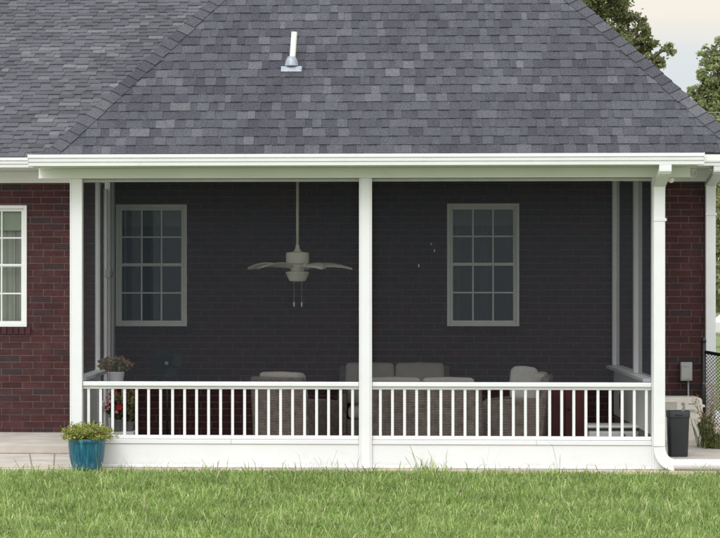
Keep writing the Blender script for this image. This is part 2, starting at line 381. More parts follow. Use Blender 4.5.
    def build(s, name, mat, parent=None, smooth=False, bevel=0.0, W=False, loc=None, seg=2):
        me = bpy.data.meshes.new(name)
        off = Vector((0, 0, 0))
        if W and parent is not None:
            p = parent
            while p: off += p.location; p = p.parent
        if loc is not None: off = Vector(loc)
        me.from_pydata([tuple(Vector(v) - off) for v in s.v], [], s.f); me.update()
        o = bpy.data.objects.new(name, me); col.objects.link(o)
        me.materials.append(M[mat] if isinstance(mat, str) else mat)
        if parent is not None: o.parent = parent
        elif loc is not None: o.location = loc
        if smooth: me.polygons.foreach_set('use_smooth', [True] * len(me.polygons))
        if bevel:
            b = o.modifiers.new('bevel', 'BEVEL'); b.width = bevel; b.segments = seg; b.limit_method = 'ANGLE'; b.angle_limit = R(40)
        return o


def tag(o, label=None, cat=None, group=None, kind=None):
    if label: o['label'] = label
    if cat: o['category'] = cat
    if group: o['group'] = group
    if kind: o['kind'] = kind
    return o


def thing(name, label, cat, loc=(0, 0, 0), rz=0.0, group=None):
    o = bpy.data.objects.new(name, None); col.objects.link(o); o.empty_display_size = 0.2
    o.location = loc; o.rotation_euler = (0, 0, rz)
    return tag(o, label, cat, group)


def copy_tree(o, parent=None):
    c = o.copy(); col.objects.link(c)
    if parent is not None: c.parent = parent
    for ch in list(o.children): copy_tree(ch, c)
    return c


def smoothed_auto(o, angle=35):
    me = o.data
    me.polygons.foreach_set('use_smooth', [True] * len(me.polygons))
    me.set_sharp_from_angle(angle=R(angle))
    return o


# ------------------------------------------------------------------ ground: lawn, walkway, patio
WY = 3.86                      # face of the brick wall
lawn = MB().quad((-300, -60, -0.03), (300, -60, -0.03), (300, -0.2, -0.03), (-300, -0.2, -0.03))
lawn.quad((-300, -0.2, -0.03), (-9, -0.2, -0.03), (-9, 500, -0.03), (-300, 500, -0.03))
lawn.quad((5.2, -0.2, -0.03), (300, -0.2, -0.03), (300, 500, -0.03), (5.2, 500, -0.03))
lawn.quad((-9, 12, -0.03), (5.2, 12, -0.03), (5.2, 500, -0.03), (-9, 500, -0.03))
tag(lawn.build('lawn', 'soil'), 'green lawn in front of the porch reaching round the house', 'lawn', kind='structure')

walk = MB().box(-9, 5.2, -0.14, WY + 0.1, -0.2, 0.0)
tag(walk.build('walkway', 'concrete', bevel=0.008), 'pale concrete pad under the porch and along its front', 'walkway', kind='structure')
edge = MB(); x = -9.0
while x < 5.2:                 # ragged lip of soil and concrete in front of the pad
    x2 = x + rng.uniform(0.12, 0.4)
    edge.box(x, x2 - 0.003, -0.56 - rng.uniform(0, 0.06), -0.143, -0.2, -0.012 - rng.uniform(0.0, 0.012)); x = x2
tag(edge.build('ground', 'edge', bevel=0.004), 'strip of bare tan ground between lawn and concrete pad', 'ground', kind='structure')
patio = MB().box(-9, -3.2, 1.8, WY + 0.1, 0.002, 0.10)
tag(patio.build('patio', 'concrete', bevel=0.01), 'raised concrete patio slab left of the porch', 'patio', kind='structure')
patio2 = MB().box(3.12, 5.2, 0.9, WY + 0.1, 0.002, 0.045)
tag(patio2.build('patio', 'concrete', bevel=0.01), 'low concrete slab right of the porch under the bin', 'patio', kind='structure')
jt = MB()
for (ax, ay, bx, by) in ((29, 455.5, 32.5, 467.0), (54, 455.5, 54, 467.0)):
    a = P(ax, ay, 1.75)[0]; b = P(bx, by, -0.1)[0]
    jt.quad((a - .006, 1.79, .003), (a + .006, 1.79, .003), (b + .006, -.13, .003), (b - .006, -.13, .003))
tag(jt.build('pavement_joints', 'joint'), 'dark control joints in the concrete at left', 'joints', kind='structure')

# ------------------------------------------------------------------ brick house
house = thing('brick_house', 'dark red brick house with grey hip roof and white trim', 'house', (0, WY, 0))


def brick_wall(mb, mort, x0, x1, z0, z1, holes, y, axis='x'):
    """real bricks, slightly proud of a mortar bed, running bond"""
    bw, bh, mj = 0.254, 0.0794, 0.0105
    z = z0; row = 0
    while z < z1 - 0.01:
        zt = min(z + bh - mj, z1)
        x = x0 - (bw / 2 if row % 2 else 0) - (0.03 * (row % 3 == 0))
        while x < x1:
            segs = [(max(x, x0), min(x + bw - mj, x1))]
            for (hx0, hx1, hz0, hz1) in holes:
                if zt > hz0 and z < hz1:
                    out = []
                    for (a, b) in segs:
                        if b <= hx0 or a >= hx1: out.append((a, b)); continue
                        if a < hx0 - 0.015: out.append((a, hx0 - 0.006))
                        if b > hx1 + 0.015: out.append((hx1 + 0.006, b))
                    segs = out
            for (a, b) in segs:
                if b - a < 0.012: continue
                p = 0.006 + rng.uniform(-0.0015, 0.0015); j = rng.uniform(-0.0012, 0.0012)
                if axis == 'x': mb.box(a, b, y - p, y + 0.02, z + j, zt + j)
                else: mb.box(y - 0.02, y + p, a, b, z + j, zt + j)
            x += bw
        z += bh; row += 1
    cuts = sorted(h[0] for h in holes)
    if axis == 'x':
        xs = x0
        for (hx0, hx1, hz0, hz1) in sorted(holes):
            mort.box(xs, hx0, y, y + 0.2, z0, z1)
            mort.box(hx0, hx1, y, y + 0.2, z0, hz0); mort.box(hx0, hx1, y, y + 0.2, hz1, z1); xs = hx1
        mort.box(xs, x1, y, y + 0.2, z0, z1)
    else:
        mort.box(y - 0.2, y, x0, x1, z0, z1)


WW, WH = 0.857, 1.463
WIN = [(-4.988, 1.372), (-3.053, 1.380), (0.919, 1.385)]       # lower left corners on the wall
holes = [(x + 0.012, x + WW - 0.012, z + 0.012, z + WH - 0.012) for x, z in WIN]
wx0, wx1 = -8.5, 4.0
bm, mo = MB(), MB()
brick_wall(bm, mo, wx0, wx1, 0.0, 3.27, holes, WY)
brick_wall(bm, mo, WY + 0.205, 11.5, 0.0, 3.27, [], wx1, 'y')
for (x, z) in WIN:                                             # rowlock sill bricks
    k = x - 0.03
    while k < x + WW + 0.03:
        bm.box(k, k + 0.062, WY - 0.03, WY + 0.03, z - 0.088, z - 0.004); k += 0.0725
wall_o = mo.build('wall', 'mortar', house, W=True)
bk = bm.build('brickwork', 'brick', wall_o, W=True)
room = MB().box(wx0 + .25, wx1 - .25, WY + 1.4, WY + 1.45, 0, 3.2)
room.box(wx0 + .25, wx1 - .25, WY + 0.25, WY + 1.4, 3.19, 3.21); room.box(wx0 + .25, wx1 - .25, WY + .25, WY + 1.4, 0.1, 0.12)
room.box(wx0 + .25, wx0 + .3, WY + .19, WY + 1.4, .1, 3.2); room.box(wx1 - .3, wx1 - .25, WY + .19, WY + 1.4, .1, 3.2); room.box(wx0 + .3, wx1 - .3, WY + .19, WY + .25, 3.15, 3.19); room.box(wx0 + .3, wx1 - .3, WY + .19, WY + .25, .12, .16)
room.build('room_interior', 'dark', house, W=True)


def make_window(loc, lab, bright):
    """double-hung window, origin at the lower left outer corner on the brick face"""
    f = MB(); t = 0.034
    for (a, b, c, d) in ((0, t, 0, WH), (WW - t, WW, 0, WH), (t, WW - t, WH - t, WH), (t, WW - t, 0, t * 1.15)):
        f.box(a, b, -0.022, 0.06, c, d)
    f2 = MB(); t2 = 0.047                                     # inner stop
    for (a, b, c, d) in ((t, t2, t * 1.15, WH - t), (WW - t2, WW - t, t * 1.15, WH - t), (t2, WW - t2, WH - t2, WH - t)):
        f.box(a, b, -0.006, 0.06, c, d)
    w = f.build('window', 'vinyl', house, bevel=0.003); w.location = Vector(loc) - house.location
    if lab: w['label'] = lab
    mid = WH / 2 - 0.01
    for (z0, z1, y) in ((mid, WH - t2, 0.012), (t * 1.15, mid + 0.035, -0.002)):
        s = MB(); st = 0.023; xa, xb = t2, WW - t2
        s.box(xa, xa + st, y, y + 0.03, z0, z1); s.box(xb - st, xb, y, y + 0.03, z0, z1)
        s.box(xa + st, xb - st, y, y + 0.03, z0, z0 + st * 1.25); s.box(xa + st, xb - st, y, y + 0.03, z1 - st, z1)
        for k in (1, 2):
            xm = xa + st + (xb - xa - 2 * st) * k / 3; s.box(xm - .0085, xm + .0085, y + .006, y + .022, z0 + st * 1.25, z1 - st)
        zm = (z0 + st * 1.25 + z1 - st) / 2
        for k in range(3):
            xa2 = xa + st + (xb - xa - 2 * st) * k / 3 + .0085 * (k > 0); xb2 = xa + st + (xb - xa - 2 * st) * (k + 1) / 3 - .0085 * (k < 2)
            s.box(xa2, xb2, y + .008, y + .020, zm - .0085, zm + .0085)
        s.build('sash', 'vinyl', w, bevel=0.002)
        MB().box(xa + st * .5, xb - st * .5, y + .0235, y + .0265, z0 + st * .5, z1 - st * .5).build('glass_pane', 'glass', w)
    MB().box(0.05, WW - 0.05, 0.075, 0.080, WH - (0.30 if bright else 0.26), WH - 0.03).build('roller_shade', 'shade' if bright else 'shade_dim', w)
    c = MB()
    n = 60; prev = None
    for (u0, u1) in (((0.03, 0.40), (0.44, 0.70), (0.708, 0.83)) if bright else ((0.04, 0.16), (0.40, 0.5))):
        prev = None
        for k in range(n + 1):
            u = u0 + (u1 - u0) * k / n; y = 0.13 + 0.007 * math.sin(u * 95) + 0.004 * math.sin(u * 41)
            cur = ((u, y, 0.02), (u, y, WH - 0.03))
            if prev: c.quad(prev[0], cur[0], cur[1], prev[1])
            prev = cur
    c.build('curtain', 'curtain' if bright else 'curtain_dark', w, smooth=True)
    return w


make_window((WIN[0][0], WY, WIN[0][1]), 'window with pale curtains at the left edge', True)
make_window((WIN[1][0], WY, WIN[1][1]), 'window beside the screen door', False)
make_window((WIN[2][0], WY, WIN[2][1]), 'window right of the centre post', False)


# ---- shingled roofs
def shingles(mb, O, u, v, nrm, nrows, ext, e=0.127, seed=1, th=(.0145, .0095), ws=1.0, jit=.0012):
    rd = random.Random(seed); O, u, v, nrm = map(Vector, (O, u, v, nrm))
    for i in range(nrows):
        v0, v1 = i * e, (i + 1) * e + 0.012
        if v0 < 0: continue
        a0, b0 = ext(v0); a1, b1 = ext(min(v1, nrows * e))
        if b0 - a0 < 0.05: break
        x = a0 - rd.uniform(0, 0.2); up = rd.random() < 0.5; wob = rd.uniform(-0.002, 0.002)
        while x < b0:
            w = rd.choice((0.07, 0.085, 0.10, 0.12, 0.12, 0.14, 0.19)) * rd.uniform(0.85, 1.15) * ws
            if not up: w *= 0.85
            x2 = x + w
            lo0, hi0 = max(x, a0), min(x2, b0); lo1, hi1 = min(max(x, a1), b1), max(min(x2, b1), a1)
            if hi0 - lo0 > 0.006:
                if hi1 < lo1: lo1 = hi1 = (lo1 + hi1) / 2
                h0 = th[0] if up else th[1]
                h1 = max(0.0, h0 - 0.0085)
                j = wob + rd.uniform(-jit, jit)
                def pt(a, b, h): return O + u * a + v * b + nrm * h
                A = [pt(lo0, v0 + j, h0), pt(hi0, v0 + j, h0), pt(hi1, v1, h1), pt(lo1, v1, h1)]
                B = [pt(lo0, v0 + j, -0.004), pt(hi0, v0 + j, -0.004), pt(hi1, v1, -0.006), pt(lo1, v1, -0.006)]
                o = len(mb.v); mb.v += [tuple(q) for q in A + B]
                mb.f += [tuple(o + q for q in f) for f in ((0, 1, 2, 3), (4, 5, 1, 0), (5, 6, 2, 1), (7, 4, 0, 3))]
            x = x2; up = not up


PI_ = 1.1                                                      # porch roof pitch
XL, XR, EY, EZ = -3.315, 3.814, -0.35, 3.216
half = (XR - XL) / 2; apex_z = EZ + PI_ * half; XM = (XL + XR) / 2
sl = math.sqrt(1 + PI_ ** 2); vdir = Vector((0, 1, PI_)) / sl; ndir = Vector((0, -PI_, 1)) / sl
rf = MB()
rows = int(half * sl / 0.127)
shingles(rf, (0, EY, EZ), (1, 0, 0), vdir, ndir, rows, lambda v: (XL + v / sl, XR - v / sl), seed=3)
roof = rf.build('roof', 'shingle', house, W=True)
# decking below the shingles, side slopes and ridge running back over the house
dk = MB()
RB = 9.0
A0, B0, C0 = Vector((XL, EY, EZ)), Vector((XR, EY, EZ)), Vector((XM, EY + half, apex_z))
dn = Vector((0, 0, -0.012))
dk.quad(A0 + dn, B0 + dn, C0 + dn)
dk.quad(Vector((XL, RB, EZ)), A0, C0, Vector((XM, RB, apex_z)))
dk.quad(B0, Vector((XR - 1.2, RB, EZ + 1.32)), Vector((XM, RB, apex_z)), C0)
dk.build('decking', 'roof_side', roof, W=True)
# main roof at left
MP = 0.51; msl = math.sqrt(1 + MP ** 2); mv = Vector((0, 1, MP)) / msl; mn = Vector((0, -MP, 1)) / msl
MY, MZ = 3.30, 3.385
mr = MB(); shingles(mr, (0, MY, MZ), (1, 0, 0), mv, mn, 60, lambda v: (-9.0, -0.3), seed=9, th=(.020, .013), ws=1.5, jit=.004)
main = mr.build('main_roof', 'shingle_toplit', house, W=True)
mk = MB(); q = mv * 60 * 0.127
mk.quad((-9, MY, MZ - .01), (-0.3, MY, MZ - .01), (-0.3, MY + q.y, MZ + q.z - .01), (-9, MY + q.y, MZ + q.z - .01))
mk.quad((-9, MY + q.y, MZ + q.z - .01), (-0.3, MY + q.y, MZ + q.z - .01), (-0.3, MY + 2 * q.y, MZ - .01), (-9, MY + 2 * q.y, MZ - .01))
mk.build('decking', 'roof_side', main, W=True)
# hip caps: overlapping folded pieces along both hips
for sgn, X0, nm in ((1, XL, 'left'), (-1, XR, 'right')):
    hd = Vector((sgn, 1, PI_)); hl = hd.length; hd.normalize()
    nF = ndir; nS = Vector((-sgn * PI_, 0, 1)).normalized()
    dF = nF.cross(hd) * sgn; dS = hd.cross(nS) * sgn
    if dF.x * sgn < 0: dF = -dF
    if dS.y < 0: dS = -dS
    nH = (nF + nS).normalized()
    cp = MB(); Lh = half * hl; t = -0.02; base = Vector((X0, EY, EZ))
    while t < Lh:
        p0 = base + hd * t; p1 = base + hd * (t + 0.19)
        w = 0.125 + rng.uniform(-.006, .006); j = rng.uniform(-.006, .006)
        h0, h1 = 0.029, 0.014
        q0, q1 = p0 + nH * h0, p1 + nH * h1
        cp.add([p0 + dF * (w + j) + nF * (h0 - .006), q0, p0 + dS * w + nS * (h0 - .006),
                p1 + dF * (w + j) + nF * (h1 - .004), q1, p1 + dS * w + nS * (h1 - .004),
                p0 + dF * (w + j) + nF * .004, p0 + nH * .004, p0 + dS * w + nS * .004,
                p1 + dF * (w + j) + nF * -.004],
               [(0, 3, 4, 1), (1, 4, 5, 2), (0, 1, 7, 6), (1, 2, 8, 7), (0, 6, 9, 3)])
        t += 0.142
    cp.build('hip_cap', 'shingle', roof, W=True)

# vent pipe through the roof
vx, vz = P(292, 70, 0.55)
dd = 0.0
def roof_at(px, py):
    d = 0.0
    while True:
        X, Z = P(px, py, EY + d)
        if EZ + PI_ * d >= Z or d > 5: return X, EY + d, EZ + PI_ * d
        d += 0.004
vX, vY, vZ = roof_at(291.5, 67.5)
flash = MB()
fu, fv, fn = Vector((1, 0, 0)), vdir, ndir
c0 = Vector((vX, vY, vZ))
def fl(a, b, h): return c0 + fu * a + fv * b + fn * h
flash.hexa([fl(-.11, -.085, .0), fl(.11, -.085, .0), fl(.11, .0, .0), fl(-.11, .0, .0)], [fl(-.11, -.085, .022), fl(.11, -.085, .022), fl(.11, .0, .020), fl(-.11, .0, .020)])
flash.hexa([fl(-.075, .002, .0), fl(.075, .002, .0), fl(.065, .10, .0), fl(-.065, .10, .0)], [fl(-.070, .002, .035), fl(.070, .002, .035), fl(.055, .10, .020), fl(-.055, .10, .020)])
vent = MB().tube([c0 + Vector((0, .02, -.1)), c0 + Vector((.01, .02, .10)), c0 + Vector((.03, .02, .375))], 0.031, 20)
vp = vent.build('vent_pipe', 'pvc', roof, smooth=False, W=True); smoothed_auto(vp)
bt = MB().lathe([(.072, 0), (.068, .05), (.05, .085), (.040, .10)], (vX, vY + .02, vZ + .015), 20)
fo = flash.build('pipe_flashing', 'lead', roof, W=True, bevel=0.006)
smoothed_auto(bt.build('pipe_boot', 'lead', roof, W=True))


# ---- gutters, fascia, soffits
def gutter(x0, x1, yb, zt, h, parent=house, lip=True):
    """K-style trough, yb = back face, zt = top"""
    d = 0.105
    s = h / 0.12
    prof = [(yb, zt - .005), (yb, zt - h), (yb - .080, zt - h), (yb - .084, zt - h + .004), (yb - .086, zt - h + .034 * s), (yb - .080, zt - h + .037 * s), (yb - .080, zt - h + .041 * s), (yb - .094, zt - h + .046 * s),
            (yb - .096, zt - h + .074 * s), (yb - .090, zt - h + .077 * s), (yb - .090, zt - h + .081 * s), (yb - d, zt - h + .086 * s), (yb - d, zt), (yb - d + .012, zt), (yb - d + .012, zt - .006), (yb - .02, zt - .03)]
    m = MB().prism(prof, x0, x1)
    for xe in (x0, x1):                                       # end caps / joints
        m.prism([(yb + .002, zt + .002), (yb + .002, zt - h - .002), (yb - .082, zt - h - .002), (yb - .090, zt - h + .034 * s), (yb - d - .003, zt - h + .086 * s), (yb - d - .003, zt + .002)], xe - .004, xe + .004)
    g = m.build('gutter', 'gutter', parent, W=True); return g


g1 = gutter(-3.475, 3.345, EY, 3.215, 0.118)
g1['label'] = 'long white gutter over the porch'
gutter(-9.0, -3.2, MY, 3.378, 0.118)
gutter(3.30, 4.42, MY, 3.378, 0.118)
tr = MB()
tr.box(-3.44, 3.30, EY + .002, EY + .022, 3.092, 3.21)                       # fascia behind the porch gutter
tr.box(3.35, XR - .01, EY + .002, EY + .022, 3.14, 3.205)
tr.build('fascia', 'soffit', house, W=True)
tr = MB(); tr.box(-3.427, 3.265, EY + .024, -.022, 3.098, 3.112)             # porch soffit
tr.build('soffit', 'soffit', house, W=True)
for (a, b, c) in ((-9.0, -3.1, -3.1), (3.03, 4.42, wx1 + .10)):
    MB().box(a, b, MY + .002, WY - .03, 3.245, 3.262).build('eave_soffit', 'soffit', house, W=True)
    MB().box(a, b, MY - .018, MY, 3.262, 3.37).build('fascia', 'soffit', house, W=True)
    MB().box(a, c, WY - .026, WY + .01, 3.105, 3.244).build('frieze_board', 'soffit', house, W=True, bevel=.003)
    MB().box(a, c, WY - .045, WY - .027, 3.19, 3.243).build('frieze_trim', 'soffit', house, W=True, bevel=.003)

# downspouts
def downspout(xc, ytop, ztop, ywall, zbot, w, lab):
    pts = [(xc, ytop, ztop)]
    n = 8
    for k in range(n + 1):
        t = k / n; sm = t * t * (3 - 2 * t)
        pts.append((xc - 0.018 * t, ytop + (ywall - ytop) * sm, ztop - .05 - .15 * t))
    m = MB().rect_tube(pts + [(xc - .018, ywall, ztop - .225)], w * 1.04, .062)
    for k in range(9): pass
    top = m.build('downspout', 'white', house, W=True, bevel=.006); top['label'] = lab
    p = MB().rect_tube([(xc - .018, ywall, ztop - .205), (xc - .018, ywall, zbot)], w, .068)
    p.build('pipe', 'white', top, W=True, bevel=.008)
    st = MB().box(xc - w / 2 - .018, xc + w / 2 - .006, ywall - .040, ywall - .036, ztop - .56, ztop - .53)
    st.build('strap', 'white', top, W=True)
    rb = MB()
    for k in range(7):
        t = (k + .5) / 7; sm = t * t * (3 - 2 * t); y = ytop + (ywall - ytop) * sm
        rb.rect_tube([(xc - .018 * t, y, ztop - .05 - .15 * t + .006), (xc - .018 * t, y + .001, ztop - .05 - .15 * t - .006)], w * 1.06, .070)
    rb.build('elbow_ribs', 'white', top, W=True)
    return top


dsx = P(660.8, 300, -.06)[0]
ds = downspout(dsx + .0, EY - .055, 3.10, -.062, .24, .118, 'left downspout beside the porch corner post')
# bottom elbow of the near downspout
el = MB(); pts = []
for k in range(27):
    a = k / 26 * math.pi / 2; pts.append((dsx - .018 + .15 * (1 - math.cos(a)), -.062, .24 - .18 * math.sin(a)))
pv = [Vector(p) for p in pts]; vs = []
for i, p in enumerate(pv):
    t = (pv[min(i + 1, 26)] - pv[max(i - 1, 0)]).normalized(); b = Vector((0, 1, 0)); a = t.cross(b)
    g = 1.03 if i % 2 else 0.985
    for sa, sb in ((-1, -1), (1, -1), (1, 1), (-1, 1)): vs.append(p + a * sa * .058 * g + b * sb * .042 * g)
el.add(vs, [(i * 4 + k, i * 4 + (k + 1) % 4, i * 4 + 4 + (k + 1) % 4, i * 4 + 4 + k) for i in range(26) for k in range(4)])
el.build('bottom_elbow', 'white', ds, W=True)
d2x = P(710.2, 300, WY - .09)[0]
downspout(d2x + .02, MY - .055, 3.262, WY - .09, .05, .118, 'right downspout at the corner of the brick wall')

# corrugated drain pipe on the ground
dp = MB(); n = 0; x = dsx + .12; pts = []; rs = []
while x < 5.0:
    pts.append((x, -.062 - .02 * math.sin((x - 3) * .9), .060)); rs.append(.060 if n % 2 else .050); n += 1; x += .0125
dp.tube(pts, rs, 16)
tag(dp.build('drain_pipe', 'white', smooth=True, loc=(3.2, -.062, 0)), 'white corrugated drain pipe lying along the edge of the pad', 'pipe')

# ------------------------------------------------------------------ screened porch
porch = thing('screened_porch', 'white screened porch with low railing and charcoal insect screens', 'porch', (0, 0, 0))
PX = [(-3.104, -2.974), (-.113, .021), (2.879, 3.003)]
for k, (a, b) in enumerate(PX):
    p = MB().box(a, b, -.02, .11, .002, 2.99)
    p.build('post', 'white', porch, bevel=.006)
    tk = MB()
    if k == 1:
        tk.box(a + .022, b - .022, -.028, -.0205, .004, 2.988)
    tk.box(a + .004, a + .018, -.0245, -.0205, .004, 2.986); tk.box(b - .018, b - .004, -.0245, -.0205, .004, 2.986)
    tk.build('post_trim', 'white', porch, bevel=.002)
bmx = MB().box(-3.427, 3.265, -.02, .12, 2.992, 3.097)
bmx.build('header_beam', 'soffit', porch, bevel=.004)
tm = MB().box(-3.43, 3.268, -.030, -.021, 2.990, 3.006); tm.build('beam_trim', 'soffit', porch)
ce = MB().box(-3.1, 3.0, .125, WY - .05, 3.2, 3.24); ce.build('ceiling', 'soffit', porch)
bays = [(-2.973, -.114), (.022, 2.878)]
bal_px = [[88.6 + 12.0 * i for i in range(23)], [380.4 + 12.09 * i for i in range(23)]]
for bi, (a, b) in enumerate(bays):
    rl = MB().box(a, b, .0, .10, .842, .888).build('railing', 'white', porch, bevel=.008)
    rl['label'] = ('left bay' if bi == 0 else 'right bay') + ' railing of square white balusters'
    MB().box(a, b, .028, .072, .812, .8415).build('under_rail', 'white', rl, bevel=.003)
    MB().box(a, b, .020, .080, .296, .334).build('bottom_rail', 'white', rl, bevel=.005)
    X = P(bal_px[bi][0], 410, .04)[0]
    b0 = MB().box(-.0145, .0145, .034, .066, .3345, .8115).build('baluster', 'white', rl, bevel=.003)
    b0.location = (X, 0, 0)
    for px in bal_px[bi][1:]:
        c = b0.copy(); col.objects.link(c); c.parent = rl; c.location = (P(px, 410, .04)[0], 0, 0)
    sk = MB().box(a, b, .012, .05, .03, .245).build('skirt_panel', 'panel', porch)
    MB().box(a, b, .0, .11, .248, .2935).build('skirt_ledge', 'panel', sk, bevel=.004)
    MB().box(a, b, .004, .05, .003, .032).build('skirt_foot', 'white', sk, bevel=.004)
    xj = P(536.5, 440, 0)[0] if bi else P(231, 440, 0)[0]
    MB().box(xj - .0015, xj + .0015, -.0012, .05, .2485, .293).build('seam', 'grey_wood', sk)
    fr = MB()                                                    # screen frame
    fr.box(a, b, .05, .075, 2.955, 2.989)
    fr.build('screen_frame', 'grey_metal', porch)
    sp = MB().quad((a, .0625, .889), (b, .0625, .889), (b, .0625, 2.989), (a, .0625, 2.989)).build('screen_panel', 'screen', porch)


def knee_wall(xi, xo, sill_in, y0, y1, name):
    """low panelled side wall; xi inner face, xo outer face"""
    lo, hi = min(xi, xo), max(xi, xo)
    m = MB(); y = y0
    while y < y1 - .01:
        m.box(lo, hi, y, min(y + .097, y1), .347, .888); y += .1
    m.box(lo + .012, hi - .012, y0, y1, .36, .88)
    k = m.build('knee_wall', 'white', porch, bevel=.003)
    MB().box(lo + .008, hi - .008, y0, y1, .003, .345).build('base_board', 'grey_wood', k)
    s0, s1 = min(sill_in, xo), max(sill_in, xo)
    MB().box(s0, s1 + .0, y0, y1, .889, .925).build('sill', 'white', k, bevel=.004)


knee_wall(2.888, 2.985, 2.80, .112, WY - .09, 'right')
knee_wall(-3.075, -3.10, -2.955, .112, 2.14, 'left')
# side posts, corner boards, side screens
for (a, b, y0, y1) in ((2.865, 2.955, 1.50, 1.60), (2.872, 2.955, WY - .085, WY - .008), (-3.10, -3.045, 2.145, 2.245)):
    MB().box(a, b, y0, y1, .003 if a < 0 else .926, 3.18).build('post', 'white', porch, bevel=.004)
MB().quad((2.915, .11, .925), (2.915, WY - .09, .925), (2.915, WY - .09, 3.18), (2.915, .11, 3.18)).build('screen_panel', 'side_screen', porch)
MB().quad((-3.085, .11, .925), (-3.085, 2.14, .925), (-3.085, 2.14, 3.18), (-3.085, .11, 3.18)).build('screen_panel', 'side_screen', porch)
dr = MB()
dr.box(-3.098, -3.062, 2.27, 2.36, .03, 3.0); dr.box(-3.098, -3.062, 2.98, 3.07, .03, 3.0); dr.box(-3.098, -3.062, 2.361, 2.979, .9, 1.0); dr.box(-3.098, -3.062, 2.361, 2.979, .03, .2)
door = dr.build('screen_door', 'white', porch, bevel=.004)
MB().quad((-3.08, 2.36, .2), (-3.08, 2.98, .2), (-3.08, 2.98, 3.0), (-3.08, 2.36, 3.0)).build('door_screen', 'side_screen', door)
hd_ = MB().box(-3.062, -3.0, 2.80, 3.0, 1.965, 2.06); hd_.box(-3.0, -2.985, 2.84, 2.95, 1.98, 2.04)
hd_.build('door_closer', 'grey_metal', door, bevel=.006)
jb = MB().box(-3.10, -3.035, 3.09, 3.20, .003, 3.18); jb.box(-3.10, -3.06, 3.202, 3.50, .003, 3.18); jb.box(-3.10, -3.045, 3.502, 3.60, .003, 3.18); jb.box(-3.10, -3.065, 3.602, WY - .01, .003, 3.18)
jb.build('corner_boards', 'white', porch, bevel=.004)

# ------------------------------------------------------------------ ceiling fan
fX, fY = P(297.5, 260, 1.9)[0], 1.9
fan = thing('ceiling_fan', 'white ceiling fan with leaf shaped blades hanging inside the porch', 'ceiling fan', (fX, fY, 3.2))
fz = lambda py: P(297, py, fY)[1] - 3.2
MB().lathe([(.075, 0), (.07, -.05), (.03, -.075)], (0, 0, 0), 24).build('canopy', 'fan', fan, smooth=True)
MB().tube([(0, 0, -.05), (0, 0, fz(248))], .0155, 12).build('downrod', 'fan', fan, smooth=True)
smoothed_auto(MB().lathe([(.021, fz(245)), (.026, fz(248.5)), (.045, fz(251.6)), (.122, fz(252.5)), (.128, fz(254)), (.128, fz(262)), (.118, fz(263.5)), (.085, fz(264.5)), (.075, fz(266)),
                          (.085, fz(267.5)), (.082, fz(269)), (.07, fz(271))], (0, 0, 0), 32).build('motor_housing', 'fan', fan))
smoothed_auto(MB().lathe([(.07, fz(271)), (.128, fz(271.8)), (.132, fz(273.2)), (.125, fz(274)), (.112, fz(277)), (.088, fz(281)), (.04, fz(281.8)), (.005, fz(282))], (0, 0, 0), 32).build('light_bowl', 'fan_glass', fan))


def blade_mesh():
    m = MB(); n = 14; L0, L1 = .10, .62
    top = []; rows_ = []
    for i in range(n + 1):
        t = i / n; r = L0 + (L1 - L0) * t
        w = .035 + .062 * math.sin(math.pi * min(1, t * 1.02) ** .8) if t < .97 else .018
        arch = .045 * math.sin(math.pi * t * .72) - .055 * t * t
        row = []
        for s in (-1, -.5, 0, .5, 1):
            row.append((r, s * w, arch + s * w * .24 + .010 * (1 - s * s)))
        rows_.append(row)
    vs = [p for r in rows_ for p in r]; k = len(vs)
    vs2 = [(a, b, c - .007) for a, b, c in vs]
    fs = []
    for i in range(n):
        for j in range(4):
            a = i * 5 + j; fs.append((a, a + 5, a + 6, a + 1)); fs.append((k + a, k + a + 1, k + a + 6, k + a + 5))
        fs.append((i * 5, k + i * 5, k + i * 5 + 5, i * 5 + 5)); fs.append((i * 5 + 4, i * 5 + 9, k + i * 5 + 9, k + i * 5 + 4))
    fs.append((n * 5, n * 5 + 1, n * 5 + 2, n * 5 + 3, n * 5 + 4, k + n * 5 + 4, k + n * 5 + 3, k + n * 5 + 2, k + n * 5 + 1, k + n * 5))
    m.add(vs + vs2, fs); m.tube([(.06, 0, -.005), (.10, 0, .01), (.2, 0, .03)], [.016, .014, .01], 8)
    return m


bl = blade_mesh().build('blade', 'fan', fan, smooth=True)
bl.location = (0, 0, fz(267)); bl.rotation_euler = (0, 0, R(12))
for k in range(1, 5):
    c = bl.copy(); col.objects.link(c); c.parent = fan; c.rotation_euler = (0, 0, R(12 + 72 * k))
for dx in (-.036, .050):
    ch = MB().tube([(dx, -.09, fz(278)), (dx, -.09, fz(302))], .0012, 6).build('pull_chain', 'fan', fan)
    MB().lathe([(.004, fz(301.5)), (.009, fz(303)), (.009, fz(305.5)), (.003, fz(307))], (dx, -.09, 0), 10).build('pull_knob', 'fan_glass', ch)

